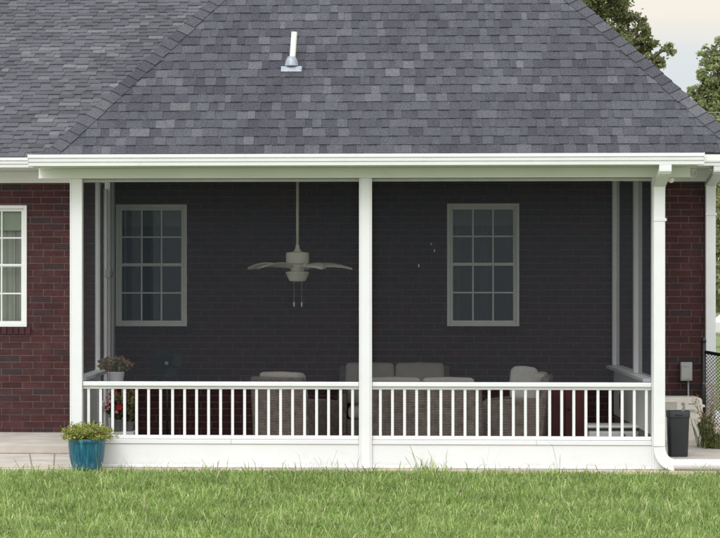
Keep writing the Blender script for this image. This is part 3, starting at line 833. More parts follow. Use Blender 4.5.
# ------------------------------------------------------------------ wicker furniture
def wicker_seat(name, label, cat, w, ncush, loc, rz, group=None, back=.88, cush_top=.95):
    t = thing(name, label, cat, loc, rz, group)
    d = .76; h = w / 2
    b = MB(); n = 1
    b.hexa([(-h, -d / 2 + .04, .06), (h, -d / 2 + .04, .06), (h, -d / 2 + .13, .06), (-h, -d / 2 + .13, .06)],
           [(-h + .02, -d / 2 - .06, back), (h - .02, -d / 2 - .06, back), (h - .02, -d / 2 + .03, back), (-h + .02, -d / 2 + .03, back)])
    b.build('backrest', 'wicker', t, bevel=.025, seg=3)
    for s in (-1, 1):
        x0, x1 = sorted((s * h, s * (h - .11)))
        prof = [(-d / 2 + .06, .06), (d / 2, .06), (d / 2 + .01, .56), (d / 2 - .08, .625), (0.05, .655), (-d / 2 - .0, .67)]
        a = MB(); a.add([(x0, p, q) for p, q in prof] + [(x1, p, q) for p, q in prof],
                        [tuple(range(6))[::-1], tuple(range(6, 12))] + [(i, (i + 1) % 6, 6 + (i + 1) % 6, 6 + i) for i in range(6)])
        a.build('arm', 'wicker', t, bevel=.02, seg=3)
    MB().box(-h + .112, h - .112, -d / 2 + .14, d / 2 - .01, .10, .33).build('seat_base', 'wicker', t, bevel=.01)
    for s in (-1, 1):
        for y in (-d / 2 + .08, d / 2 - .06): MB().box(s * (h - .06) - .025, s * (h - .06) + .025, y - .025, y + .025, 0.002, .058).build('foot', 'black_metal', t)
    cw = (w - .24) / ncush
    for k in range(ncush):
        x0 = -h + .12 + k * cw
        MB().pad(x0 + .007, x0 + cw - .007, -d / 2 + .17, d / 2 + .02, .335, .475, .045, .012).build('seat_cushion', 'cushion', t, smooth=True)
        c = MB().pad(x0 + (.010 if k else -.026), x0 + cw + (.026 if k == ncush - 1 else -.010), -.08, .09, .0, cush_top - .478, .04, .012)
        c.moved(lambda v: Vector((v.x, v.y - d / 2 + .17 - v.z * .22, v.z + .478)))
        c.build('back_cushion', 'cushion', t, smooth=True)
    return t


cX = P(297, 400, 1.2)[0]
wicker_seat('wicker_armchair', 'brown wicker armchair with its back to the lawn, left of the centre post', 'armchair', .70, 1, (cX, 1.25, 0), R(-30), 'wicker porch seats', back=.90, cush_top=.945)
wicker_seat('wicker_loveseat', 'brown wicker loveseat turned away from the lawn just right of the centre post', 'loveseat', 1.30, 2, (P(421, 400, .9)[0], .95, 0), 0.0, 'wicker porch seats', back=.855, cush_top=.905)
wicker_seat('wicker_loveseat', 'wicker loveseat against the back wall facing the lawn behind the centre post', 'loveseat', 1.34, 2, (P(395, 370, 3.3)[0], 3.25, 0), R(180), 'wicker porch seats', back=.92, cush_top=.955)
rc = wicker_seat('wicker_armchair', 'wicker armchair turned sideways beside the dark red cabinet', 'armchair', .74, 1, (P(512.5, 400, 1.3)[0], 1.5, 0), R(82), 'wicker porch seats', back=.90, cush_top=.93)
pl = MB().pad(-.145, .145, -.05, .05, -.18, .18, .045, .018)
plX, plZ = P(524, 385, 1.22)
tag(pl.build('throw_pillow', 'pillow', smooth=True), 'grey throw pillow propped on the sideways wicker armchair', 'pillow')
o = bpy.data.objects['throw_pillow']; o.location = (plX, 1.22, plZ + .01); o.rotation_euler = (R(-8), R(4), R(12))

cb0, cb1 = P(545, 400, 2.1)[0], P(585, 400, 2.1)[0]
cab = thing('red_cabinet', 'dark red wooden cabinet right of the sideways armchair', 'cabinet', ((cb0 + cb1) / 2, 2.3, 0))
hw = (cb1 - cb0) / 2
MB().box(-hw, hw, -.2, .2, .05, .77).build('body', 'red_wood', cab, bevel=.004)
MB().box(-hw - .015, hw + .015, -.215, .215, .772, .795).build('top', 'red_wood', cab, bevel=.004)
for s in (-1, 1):
    dd_ = MB().box(min(s * .004, s * (hw - .01)), max(s * .004, s * (hw - .01)), -.218, -.202, .08, .75).build('door', 'red_wood', cab, bevel=.003)
    MB().lathe([(.008, 0), (.014, .01), (.014, .018), (.004, .024)], (0, 0, 0), 12).moved(lambda v: Vector((s * .04 + v.x, -.218 - v.z, .5 + v.y))).build('knob', 'black_metal', dd_)
for s in (-1, 1):
    for y in (-.17, .17): MB().box(s * (hw - .03) - .02, s * (hw - .03) + .02, y - .02, y + .02, .002, .05).build('foot', 'red_wood', cab)

# white tub with dark rim by the right side wall
tx0, tx1 = P(588, 430, 1.3)[0], P(640, 430, 1.3)[0]
tub = thing('storage_tub', 'low white tub with a dark rim and black handle by the right side wall', 'tub', ((tx0 + tx1) / 2, 1.5, 0))
hw = (tx1 - tx0) / 2
tb = MB().hexa([(-hw + .05, -.17, .003), (hw - .05, -.17, .003), (hw - .05, .17, .003), (-hw + .05, .17, .003)], [(-hw, -.21, .318), (hw, -.21, .318), (hw, .21, .318), (-hw, .21, .318)])
tb.build('body', 'tub', tub, bevel=.03, seg=3)
MB().box(-hw - .01, hw + .01, -.22, .22, .319, .334).build('rim', 'black_metal', tub, bevel=.005)
MB().pad(-hw - .005, hw + .005, -.215, .215, .335, .37, .015, .006).build('lid', 'tub', tub, smooth=True)
hp = [(hw - .20 + .15 * t, -.225 - .03 * math.sin(math.pi * t), .31 - .09 * math.sin(math.pi * t)) for t in [k / 8 for k in range(9)]]
MB().tube(hp, .012, 8).build('handle', 'black_metal', tub, smooth=True)

# oval black ring on the right knee wall
ox, oz = P(620.5, 404, 2.2); ox = 2.875
rg = MB(); pts = [(0, .045 * math.cos(2 * math.pi * k / 24), .085 * math.sin(2 * math.pi * k / 24)) for k in range(25)]
rg.tube(pts, .011, 8, cap=False); rg.tube([(0, 0, .085), (.013, 0, .10)], .012, 8)
rgo = rg.build('hose_hanger', 'black_metal', smooth=True); oy = 2300 * ox / (620.5 - 370) - YC
rgo.location = (ox - .012, oy + .1, oz); tag(rgo, 'black oval ring hung on the inside of the right porch wall', 'hanger')

# pedestal fan
pfX, pfZ = P(167, 363, 3.3)
pf = thing('pedestal_fan', 'dark standing fan with round wire cage in front of the back wall', 'fan', (pfX, 3.35, 0))
MB().lathe([(.22, .003), (.22, .02), (.17, .045), (.04, .07), (.022, .09)], (0, 0, 0), 28).build('base', 'dark_green', pf, smooth=True)
MB().tube([(0, 0, .08), (0, 0, pfZ - .08)], .016, 10).build('pole', 'dark_green', pf, smooth=True)
MB().lathe([(.02, .02), (.065, .03), (.075, .12), (.05, .18), (.02, .19)], (0, 0, 0), 20).moved(lambda v: Vector((v.x, v.z, pfZ + v.y))).build('motor', 'dark_green', pf, smooth=True)
cg = MB()
for r, y in ((.215, -.02), (.21, -.055), (.17, -.085), (.12, -.098), (.07, -.104), (.212, .02)):
    cg.tube([(r * math.cos(a), y, pfZ + r * math.sin(a)) for a in [2 * math.pi * k / 40 for k in range(41)]], .0035, 6, cap=False)
for k in range(36):
    a = 2 * math.pi * k / 36; c, s = math.cos(a), math.sin(a)
    cg.tube([(.03 * c, -.105, pfZ + .03 * s), (.12 * c, -.098, pfZ + .12 * s), (.19 * c, -.075, pfZ + .19 * s), (.215 * c, -.02, pfZ + .215 * s), (.2 * c, .03, pfZ + .2 * s), (.07 * c, .06, pfZ + .07 * s)], .002, 4)
cg.build('cage', 'dark_green', pf)
MB().lathe([(.024, 0), (.022, .01), (.008, .014)], (0, 0, 0), 18).moved(lambda v: Vector((v.x, -.106 - v.z, pfZ + v.y))).build('badge', 'lead', pf, smooth=True)
fb = MB()
for k in range(4):
    a0 = k * math.pi / 2 + .3; row = []
    for i in range(6):
        r = .03 + .15 * i / 5; aw = .72 * math.sin(math.pi * (.25 + .6 * i / 5))
        for s in (-1, 0, 1): row.append((r * math.cos(a0 + s * aw), -.03 + s * .03, pfZ + r * math.sin(a0 + s * aw)))
    fb.add(row, [(i * 3 + j, i * 3 + 3 + j, i * 3 + 4 + j, i * 3 + 1 + j) for i in range(5) for j in range(2)])
fb.build('blades', 'dark_green', pf, smooth=True)

# hanging ornaments in front of the back wall, right of the centre post
def ornament(px, py, yy, sz, label):
    X, Z = P(px, py, yy); sz *= .62
    t = thing('hanging_ornament', label, 'ornament', (X, yy, Z), rng.uniform(-1, 1), 'small white hanging ornaments')
    m = MB().lathe([(.003, -.034), (.013, -.016), (.016, 0), (.011, .018), (.003, .028)], (0, 0, 0), 12); m.moved(lambda v: v * sz)
    m.build('drop', 'bird_white', t, smooth=True)
    MB().tube([(0, 0, .02), (0, 0, 3.2 - Z)], .0007, 4).build('thread', 'black_metal', t)
ornament(431.2, 244, 2.6, .8, 'tiny white ornament hung highest beside the right window')
ornament(434.5, 250.5, 2.6, 1.0, 'small white ornament hung just under the highest one')
ornament(418.8, 265.5, 2.6, 1.1, 'small white ornament hung lowest of the three, nearer the centre post')

# ------------------------------------------------------------------ plants in the porch corner
sx0, sx1 = P(103.5, 400, .9)[0], P(134, 400, .9)[0]
stand = thing('plant_stand', 'white two shelf plant stand in the left corner of the porch', 'plant stand', ((sx0 + sx1) / 2, 1.0, 0))
hw = (sx1 - sx0) / 2
MB().box(-hw, hw, -.16, .16, .25, .31).build('shelf', 'white', stand, bevel=.004)
MB().box(-hw - .01, hw - .13, -.14, .14, .80, .83).build('shelf', 'white', stand, bevel=.004)
for s in (-1, 1):
    for y in (-.14, .13):
        MB().box(s * (hw - .015) - .013, s * (hw - .015) + .013, y - .013, y + .013, .003, .249).build('leg', 'white', stand)
for y in (-.11, .11):
    MB().box(-hw, -hw + .026, y - .013, y + .013, .311, .799).build('upright', 'white', stand)
MB().box(hw - .156, hw - .130, .10, .126, .311, .799).build('upright', 'white', stand)


def blob_pts(c, r, n, rd, shell=.45):
    out = []
    while len(out) < n:
        v = Vector((rd.uniform(-1, 1), rd.uniform(-1, 1), rd.uniform(-1, 1)))
        if v.length > 1 or v.length < shell * rd.random(): continue
        out.append(Vector((c[0] + v.x * r[0], c[1] + v.y * r[1], c[2] + v.z * r[2])))
    return out


def potted(name, label, loc, rad, h, potmat, groups, stems=10, top_r=None, parts=None):
    t = thing(name, label, 'potted plant', loc)
    smoothed_auto(MB().lathe([(rad * .75, .002), (rad * .8, .01), (rad * .97, h * .85), (rad, h * .86), (rad, h), (rad * .9, h), (rad * .88, h * .9)], (0, 0, 0), 24).build('pot', potmat, t))
    MB().lathe([(rad * .87, h * .88), (rad * .4, h * .9), (.001, h * .91)], (0, 0, 0), 16).build('potting_soil', 'bark', t)
    st = MB()
    for (m, c, r, n, size, nm) in groups:
        rd = random.Random(sum(map(ord, name + nm)) + int(n) + int(abs(loc[0]) * 100))
        pts = blob_pts(c, r, n, rd)
        MB().leaves(pts, size, rd).build(nm, m, t)
        for p in pts[:: max(1, n // stems)]:
            st.tube([(rd.uniform(-.3, .3) * rad, rd.uniform(-.3, .3) * rad, h * .88), (p.x * .5, p.y * .5, (h + p.z) / 2), p], .003, 5)
    st.build('stems', 'stem', t)
    return t


potted('potted_plant', 'white pot of reddish and green leaves on the top shelf of the plant stand', ((sx0 + sx1) / 2 - .03, .98, .831), .085, .12, 'tub',
       [('mixed_leaf', (-.01, 0, .20), (.19, .12, .085), 260, .035, 'foliage')], 24)
potted('potted_plant', 'grey pot of red and white flowers on the lower shelf', (P(117, 400, .95)[0], .93, .311), .06, .13, 'grey_pot',
       [('dark_leaf', (-.01, 0, .24), (.12, .09, .10), 170, .045, 'foliage'), ('mixed_leaf', (-.02, -.02, .36), (.10, .06, .09), 60, .035, 'high_foliage')], 14)
potted('potted_plant', 'tall bushy plant with pale leaves at the right end of the plant stand', (P(129.5, 400, 1.0)[0], 1.02, .311), .05, .10, 'grey_pot',
       [('mixed_leaf', (.0, 0, .34), (.055, .06, .22), 130, .035, 'foliage'), ('dark_leaf', (.0, 0, .24), (.06, .06, .13), 80, .035, 'low_foliage')], 12)
FLW = [(106.5, 407, 'petal_red', 'petal_white', .030), (119.5, 407, 'petal_red', 'petal_red', .030), (103.8, 403.5, 'petal_white', 'petal_white', .026), (114.5, 391, 'petal_red', 'petal_red', .022), (110, 401, 'petal_white', 'petal_red', .024), (117, 412, 'petal_white', 'petal_red', .02)]
fp = [o for o in col.objects if o.get('label', '').startswith('grey pot of red')][0]
for (px, py, m1, m2, r) in FLW:
    X, Z = P(px, py, .85); c = Vector((X, .85, Z)) - fp.location
    f = MB(); rd = random.Random(int(px * 7))
    for ring, rr, cnt in ((0, 1.35, 7), (1, .9, 6)):
        for k in range(cnt):
            a = 2 * math.pi * (k + .5 * ring) / cnt; R_ = r * rr
            e = Vector((math.cos(a), 0, math.sin(a))); g = Vector((-math.sin(a), 0, math.cos(a)))
            f.add([c + Vector((0, -.004 - .006 * ring, 0)), c + e * R_ * .6 + g * R_ * .42 + Vector((0, -.02, 0)), c + e * R_ + Vector((0, -.006, 0)), c + e * R_ * .6 - g * R_ * .42 + Vector((0, -.02, 0))], [(0, 1, 2, 3)])
    fl_ = f.build('flower', m2, fp)
    MB().leaves([c + Vector((rd.gauss(0, r * .35), -.022, rd.gauss(0, r * .35))) for _ in range(16)], r * .7, rd).build('flower_heart', m1, fl_)

# ------------------------------------------------------------------ big blue pot outside
bpX = P(85.5, 468, -.32)[0] ; bpY = -.30
# stands on the pad's front lip
bp = thing('potted_plant', 'large blue glazed ribbed pot of yellow green foliage at the left porch post', 'potted plant', (bpX, .0 - .205, 0.0))
bp.location = (bpX, -.215, -.004)
rib = lambda a, z: 1 + (.012 * math.cos(a * 36) if .03 < z < .265 else 0)
pot = MB().lathe([(.130, .0), (.140, .005), (.153, .03), (.166, .08), (.176, .14), (.182, .20), (.187, .262), (.187, .27), (.191, .276), (.193, .29), (.193, .312), (.189, .320), (.180, .320), (.176, .29)], (0, 0, 0), 144, rib)
smoothed_auto(pot.build('pot', 'glaze', bp), 50)
MB().lathe([(.177, .295), (.08, .30), (.001, .305)], (0, 0, 0), 20).build('potting_soil', 'bark', bp)
rd = random.Random(5)
fol, stm = MB(), MB(); pts = []
for k in range(210):
    a = rd.uniform(0, 2 * math.pi); r0 = .15 * math.sqrt(rd.random()); el_ = rd.uniform(.35, 1.5)
    base = Vector((r0 * math.cos(a), r0 * math.sin(a), .30)); L = rd.uniform(.12, .225)
    tip = base + Vector((math.cos(a) * math.cos(el_), math.sin(a) * math.cos(el_), math.sin(el_) * .85)) * L
    tip.z -= .05 * math.cos(el_) * rd.random()
    midp = (base + tip) / 2 + Vector((0, 0, .025)); stm.tube([base, midp, tip], .0022, 5)
    for q in range(19):
        t = rd.uniform(.3, 1.05); p = base.lerp(midp, t * 2) if t < .5 else midp.lerp(tip, t * 2 - 1)
        pts.append(p + Vector((rd.gauss(0, .012), rd.gauss(0, .012), rd.gauss(0, .012))))
fol.leaves(pts, .0185, rd)
fol.build('foliage', 'pot_leaf', bp); stm.build('stems', 'stem', bp)

# ------------------------------------------------------------------ bin, storage chest, electrical box, light, fence at the right
bnX = P(678.5, 440, 1.15)[0]
bn = thing('waste_bin', 'tall dark grey plastic bin with a handle slot behind the drain pipe', 'bin', (bnX, 1.2, .046))
def rrect(w, d, r, n=5):
    out = []
    for cx_, cy_, a0 in ((w - r, d - r, 0), (-w + r, d - r, 90), (-w + r, -d + r, 180), (w - r, -d + r, 270)):
        for k in range(n + 1):
            a = R(a0 + 90 * k / n); out.append((cx_ + r * math.cos(a), cy_ + r * math.sin(a)))
    return out
def loft(sections):
    m = MB(); n = len(sections[0][0]); vs = []
    for pr, z in sections: vs += [(x_, y_, z) for x_, y_ in pr]
    m.add(vs, [(i * n + k, i * n + (k + 1) % n, (i + 1) * n + (k + 1) % n, (i + 1) * n + k) for i in range(len(sections) - 1) for k in range(n)] + [tuple(range(n))[::-1]])
    return m
bH = P(678, 411, 1.1)[1] - .046
body = loft([(rrect(.096, .075, .03), 0.0), (rrect(.100, .078, .03), .02), (rrect(.114, .09, .035), bH - .075), (rrect(.121, .097, .036), bH - .07), (rrect(.121, .097, .036), bH - .004), (rrect(.118, .094, .034), bH), (rrect(.110, .086, .03), bH - .003), (rrect(.100, .078, .028), .06)])
smoothed_auto(body.build('body', 'bin', bn), 40)
MB().pad(-.040, .040, -.101, -.093, bH - .056, bH - .026, .012, 0).build('handle_slot', 'black_metal', bn, smooth=True)
tw = thing('garden_trowel', 'grey garden trowel sticking up out of the dark bin', 'trowel', (bnX + .028, 1.2, bH - .1))
MB().tube([(0, 0, -.2), (.012, 0, .10)], .012, 8).build('handle', 'bark', tw, smooth=True)
MB().add([(-.014, 0, .09), (.034, 0, .10), (.05, -.008, .16), (.048, 0, .235), (.012, -.008, .16), (.022, -.016, .13)], [(0, 5, 4), (0, 1, 5), (1, 2, 5), (2, 3, 5), (3, 4, 5)]).build('blade', 'ink', tw)

cs0, cs1 = P(655, 420, 3.25)[0], P(702.5, 420, 3.25)[0]
chest = thing('storage_chest', 'off white plastic storage chest with a small red emblem against the brick wall', 'chest', ((cs0 + cs1) / 2, 3.45, .046))
hw = (cs1 - cs0) / 2; cH = P(680, 397.5, 3.25)[1] - .046
loft([(rrect(hw - .02, .19, .03), 0), (rrect(hw - .008, .2, .03), .03), (rrect(hw, .2, .03), cH - .17)]).build('body', 'storage', chest, smooth=False)
lid = MB(); prof = [(-hw - .004, cH - .168), (hw + .004, cH - .168), (hw - .004, cH - .03), (hw - .016, cH - .01), (hw - .045, cH), (-hw + .045, cH), (-hw + .016, cH - .01), (-hw + .004, cH - .03)]
lid.prism(prof, -.205, .2, 'y'); ld = lid.build('lid', 'storage', chest, bevel=.008)
MB().box(-hw + .02, .03 - .05, -.2075, -.2055, cH - .155, cH - .055).build('recess', 'recess', ld)
MB().box(-hw + .02, .03 - .05, -.212, -.2055, cH - .053, cH - .043).build('lip', 'storage', ld)
em = MB(); ex, ez = .06 - .012, cH - .075
for k in range(5):
    a = 2 * math.pi * k / 5 + .3; em.add([(ex + .028 * math.cos(a + t) * s, -.2065, ez + .028 * math.sin(a + t) * s) for t, s in ((-.5, .6), (0, 1), (.5, .6))] + [(ex, -.2065, ez)], [(0, 1, 2, 3)])
em.box(ex - .004, ex + .004, -.207, -.206, ez - .075, ez - .025); em.build('emblem', 'emblem', ld)
ik = MB().box(ex + .06, ex + .14, -.207, -.2055, ez - .003, ez + .007); ik.build('small_print', 'ink', ld)
ik = MB().box(ex + .05, ex + .15, -.207, -.2055, ez - .088, ez - .058); ik.build('name_plate', 'label', ld)
ik = MB().box(ex + .058, ex + .135, -.2085, -.2072, ez - .077, ez - .069); ik.build('plate_print', 'ink', ld)
MB().pad(hw - .002, hw + .03, -.19, -.13, cH - .115, cH - .085, .01, .002).build('latch', 'white', ld, smooth=True)

eX, eZ = P(686, 371.5, WY - .05)
eb = thing('electrical_box', 'small grey metal electrical box on the brick wall above the storage chest', 'electrical box', (eX, WY - .01, eZ))
MB().box(-.068, .068, -.09, 0, -.108, .112).build('body', 'grey_metal', eb, bevel=.006)
cv = MB().box(-.058, .058, -.098, -.0905, -.09, .085).build('cover', 'grey_metal', eb, bevel=.004)
MB().box(-.03, .03, -.104, -.0985, .055, .075).build('catch', 'lead', cv, bevel=.002)
MB().tube([(.025, -.05, -.105), (.025, -.05, -eZ + .05)], .011, 10).build('conduit', 'grey_metal', eb, smooth=True)

lX, lZ = P(692, 173, -.0)
lX, lZ = P(692.5, 173.0, 3.55)
sl_ = thing('security_light', 'round white security light under the eave above the brick wall', 'light', (lX, 3.6, 3.245))
MB().lathe([(.055, 0), (.055, -.02), (.02, -.03), (.018, -.06)], (0, 0, 0), 20).build('mount', 'pvc', sl_, smooth=True)
hz = lZ - 3.245
hd3 = MB().lathe([(.02, .07), (.045, .04), (.056, 0), (.056, -.012), (.046, -.014), (.042, .0), (.02, .014), (.002, .018)], (0, 0, 0), 28)
hd3.moved(lambda v: Vector((v.x, v.z, v.y + hz))); smoothed_auto(hd3.build('lamp_head', 'pvc', sl_))
cX2, cZ2 = P(670.5, 177.5, .1)
cup = MB().lathe([(.022, 0), (.030, -.02), (.028, -.04), (.012, -.055)], (0, 0, 0), 16)
tag(cup.build('eyelet', 'pvc', smooth=True), 'small white knob under the soffit right of the corner downspout', 'knob')
o = bpy.data.objects['eyelet']; o.location = (cX2, .05, 2.99)

# chain-link fence from the wall corner, coming forward to the right
f0 = Vector((P(703.5, 380, 3.45)[0], 3.45, 0)); fdir = Vector((.80, -.60, 0)).normalized(); FL = 2.2
fence = thing('chain_link_fence', 'black chain link fence starting at the corner of the brick wall', 'fence', f0)
ph = P(703, 341, 3.45)[1]; rh = P(706, 352, 3.4)[1]
slope = -.13
fp_ = lambda s, z: tuple(fdir * s + Vector((0, 0, z + slope * s)))
for s, hgt in ((0, ph), (FL, ph - .0)):
    ps = MB().tube([(*(fdir * s).xy, .0), (*(fdir * s).xy, hgt + slope * s)], .030, 14).build('post', 'black_metal', fence, smooth=True)
    MB().lathe([(.034, -.01), (.034, .01), (.02, .035), (.004, .045)], (fdir.x * s, fdir.y * s, hgt + slope * s), 14).build('cap', 'black_metal', ps, smooth=True)
MB().tube([fp_(0, rh), fp_(FL, rh)], .021, 12).build('top_rail', 'black_metal', fence, smooth=True)
ml = MB(); sp_ = .042; zb, zt_ = .06, rh - .02; s = -zt_
while s < FL:
    for d_ in (1, -1):
        a, b = (s, s + (zt_ - zb)) if d_ > 0 else (s + (zt_ - zb), s)
        za, zb2 = zb, zt_
        a2, z1_ = a, za; b2, z2_ = b, zb2
        def clip(aa, zz, bb, zw):
            lo_, hi_ = (0, FL)
            if (aa < lo_ and bb < lo_) or (aa > hi_ and bb > hi_): return None
            def at(x_): return zz + (zw - zz) * (x_ - aa) / (bb - aa)
            A_ = min(max(aa, lo_), hi_); B_ = min(max(bb, lo_), hi_)
            return A_, at(A_), B_, at(B_)
        r_ = clip(a2, z1_, b2, z2_)
        if r_ and abs(r_[2] - r_[0]) > .01: ml.tube([fp_(r_[0], r_[1]), fp_(r_[2], r_[3])], .0036, 4)
    s += sp_
ml.build('wire_mesh', 'black_metal', fence)


def weed(name, label, loc, n_bl, n_st, spread, hmax, seed):
    rd = random.Random(seed); t = thing(name, label, 'weeds', loc)
    g = MB(); st = MB(); hd_ = MB()
    for k in range(n_bl):
        a = rd.uniform(0, 6.28); b = Vector((rd.gauss(0, spread * .5), rd.gauss(0, spread * .35), 0)); L = hmax * rd.uniform(.25, .62); ln = rd.uniform(.15, .8)
        p1 = b + Vector((math.cos(a) * ln * L * .4, math.sin(a) * ln * L * .4, L * .65)); p2 = b + Vector((math.cos(a) * ln * L, math.sin(a) * ln * L, L * rd.uniform(.75, 1)))
        w = Vector((-math.sin(a), math.cos(a), 0)) * rd.uniform(.003, .007)
        g.add([b - w, b + w, p1 + w * .9, p1 - w * .9, p2], [(0, 1, 2, 3), (3, 2, 4)])
    for k in range(n_st):
        a = rd.uniform(0, 6.28); b = Vector((rd.gauss(0, spread * .3), rd.gauss(0, spread * .3), 0)); L = hmax * rd.uniform(.6, 1.0); ln = rd.uniform(.1, .35)
        pp = [b, b + Vector((math.cos(a) * ln * L * .3, math.sin(a) * ln * L * .3, L * .55)), b + Vector((math.cos(a) * ln * L, math.sin(a) * ln * L, L * .95))]
        st.tube(pp, [.004, .003, .002], 5)
        for q in range(14):
            u = rd.uniform(.45, 1); p = pp[0].lerp(pp[1], u * 2) if u < .5 else pp[1].lerp(pp[2], u * 2 - 1)
            hd_.leaves([p + Vector((rd.gauss(0, .018), rd.gauss(0, .018), rd.gauss(0, .012)))], .020, rd)
    g.leaves(blob_pts((0, 0, hmax * .2), (spread, spread * .7, hmax * .26), n_bl, rd), .04, rd)
    g.build('leaves', 'weed', t); st.build('stalks', 'straw', t); hd_.build('seed_heads', 'straw', t)  # last mesh holds the straw-coloured seed heads on the stalks


wX = P(703, 446, 2.3)[0]
weed('weed_clump', 'tall dry weeds with tan stalks beside the storage chest', (wX + .08, 2.62, .045), 60, 12, .10, .86, 3)
weed('weed_clump', 'leafy green weeds at the foot of the right downspout', (wX + .22, 2.40, .045), 380, 6, .17, .36, 4)

cd = MB(); pts = []
x = -4.6
while x < 5.0:
    pts.append((x, -.185 + .018 * math.sin(x * 1.7) + .01 * math.sin(x * 5.1), .010 + .006 * math.sin(x * 3.3))); x += .06
cd.tube(pts, .0042, 6)
tag(cd.build('garden_rope', 'rope', smooth=True, loc=(0, -.185, 0)), 'thin yellow rope lying along the front edge of the concrete', 'rope')

# ------------------------------------------------------------------ trees behind the house
def tree(name, label, Y, clumps, trunk_px, mat, seed, leaf=.042, per=900, trunk_r=.16):
    rd = random.Random(seed); sc_ = FPX / (YC + Y)
    tX, _ = P(trunk_px, 278, Y)
    t = thing(name, label, 'tree', (tX, Y, 0), group='trees behind the house')
    base = Vector((tX, Y, 0))
    cr = MB(); tk = MB(); fork = None
    cs = []
    for (px, py, r) in clumps:
        X, Z = P(px, py, Y); cs.append((Vector((X - tX, rd.uniform(-.6, .6) * r / sc_, Z)), r / sc_))
    zmin = min(c.z - r for c, r in cs); ztop = max(c.z for c, r in cs)
    ft = max(1.5, zmin * .75)
    tk.tube([(0, 0, -.05), (.05, 0, ft * .5), (0, .03, ft), (.05, .02, (ft + ztop) / 2)], [trunk_r * 1.3, trunk_r, trunk_r * .85, trunk_r * .35], 10)
    for c, r in cs:
        z0 = min(c.z - .1, ft + (ztop - ft) * .35 * rd.random() + .2)
        s0 = Vector((0.02, .02, z0)); mid_ = s0.lerp(c, .55) + Vector((rd.gauss(0, .12), rd.gauss(0, .12), .12))
        tk.tube([s0, mid_, c], [trunk_r * .38, trunk_r * .24, .02], 7)
        nsub = max(9, int(32 * (r / .7) ** 1.4))
        for q in range(nsub):
            v = Vector((rd.gauss(0, 1), rd.gauss(0, 1), rd.gauss(0, 1))).normalized() * (rd.random() ** .45)
            e = c + Vector((v.x * r, v.y * r, v.z * r * .85)); tk.tube([c, c.lerp(e, .6) + Vector((0, 0, .04)), e], [.018, .012, .005], 4)
            sr = r * rd.uniform(.17, .32)
            pp = [e + Vector((rd.gauss(0, sr * .66), rd.gauss(0, sr * .66), rd.gauss(0, sr * .46))) for _ in range(int(per * sr))]
            cr.leaves(pp, leaf, rd, .25, 1.5)
    tk.build('trunk', 'bark', t); cr.build('crown', mat, t)


tree('shade_tree', 'tall full green tree rising behind the right slope of the roof', 13.0,
     [(560, 20, 46), (520, 40, 45), (600, 14, 32), (617, -8, 26), (600, -40, 46), (630, 34, 20), (625, 12, 17), (646, 44, 14), (652, 56, 14), (664, 50, 10), (640, 22, 13), (648, 36, 11), (636, 50, 15), (660, 64, 8), (560, 80, 50), (530, -20, 50), (600, 70, 40)], 566, 'oak', 21)
tree('shade_tree', 'paler loose tree at the right edge past the roof slope', 17.0,
     [(724, 62, 22), (712, 62, 14), (700, 96, 12), (696, 106, 10), (715, 86, 16), (720, 106, 18), (713, 52, 12), (716, 72, 15), (703, 86, 13), (693, 93, 9), (700, 76, 7), (712, 100, 18), (706, 118, 14), (722, 44, 10), (740, 76, 30), (742, 108, 34), (705, 106, 11), (772, 90, 34), (760, 46, 30), (718, 122, 16), (760, 140, 34), (790, 130, 30), (745, 160, 24), (780, 165, 26), (800, 95, 24)], 752, 'oak_pale', 33, leaf=.042)
tree('shade_tree', 'dark low tree seen past the right corner downspout', 30.0,
     [(724, 215, 16), (740, 200, 22), (735, 240, 20), (760, 225, 24), (728, 190, 12), (722, 250, 10), (770, 195, 20)], 744, 'oak', 41, leaf=.09, per=420, trunk_r=.13)

for k, (py, z_) in enumerate(((108, 0), (115, 0))):
    a = P(560, py + 1, 15.5); b = P(800, py - 1, 15.5)
    pts = [(a[0] + (b[0] - a[0]) * t / 12 + (t - 6) * .8, 15.5, a[1] + (b[1] - a[1]) * t / 12 - .08 * (1 - ((t - 6) / 6) ** 2)) for t in range(13)]
    w = MB().tube(pts, .0055, 6)
    tag(w.build('utility_wire', 'wire', loc=(pts[6][0], 15.5, pts[6][2])), ['upper overhead wire crossing in front of the pale tree', 'lower overhead wire crossing in front of the pale tree'][k], 'wire', 'overhead wires behind the house')

# far woods and a parked car beyond the lawn
rd = random.Random(77); wd = MB()
for k in range(110):
    X = rd.uniform(-45, 85); Y = rd.uniform(110, 130); H = rd.uniform(7, 12)
    for q in range(16):
        c = Vector((X + rd.gauss(0, 2.4), Y + rd.gauss(0, 1.5), H * rd.uniform(.1, 1)))
        wd.leaves([c + Vector((rd.gauss(0, .9), rd.gauss(0, .9), rd.gauss(0, .7))) for _ in range(60)], .34, rd)
tag(wd.build('woods', 'oak', loc=(20, 120, 0)), 'far line of woods across the open lawn', 'woods', kind='stuff')

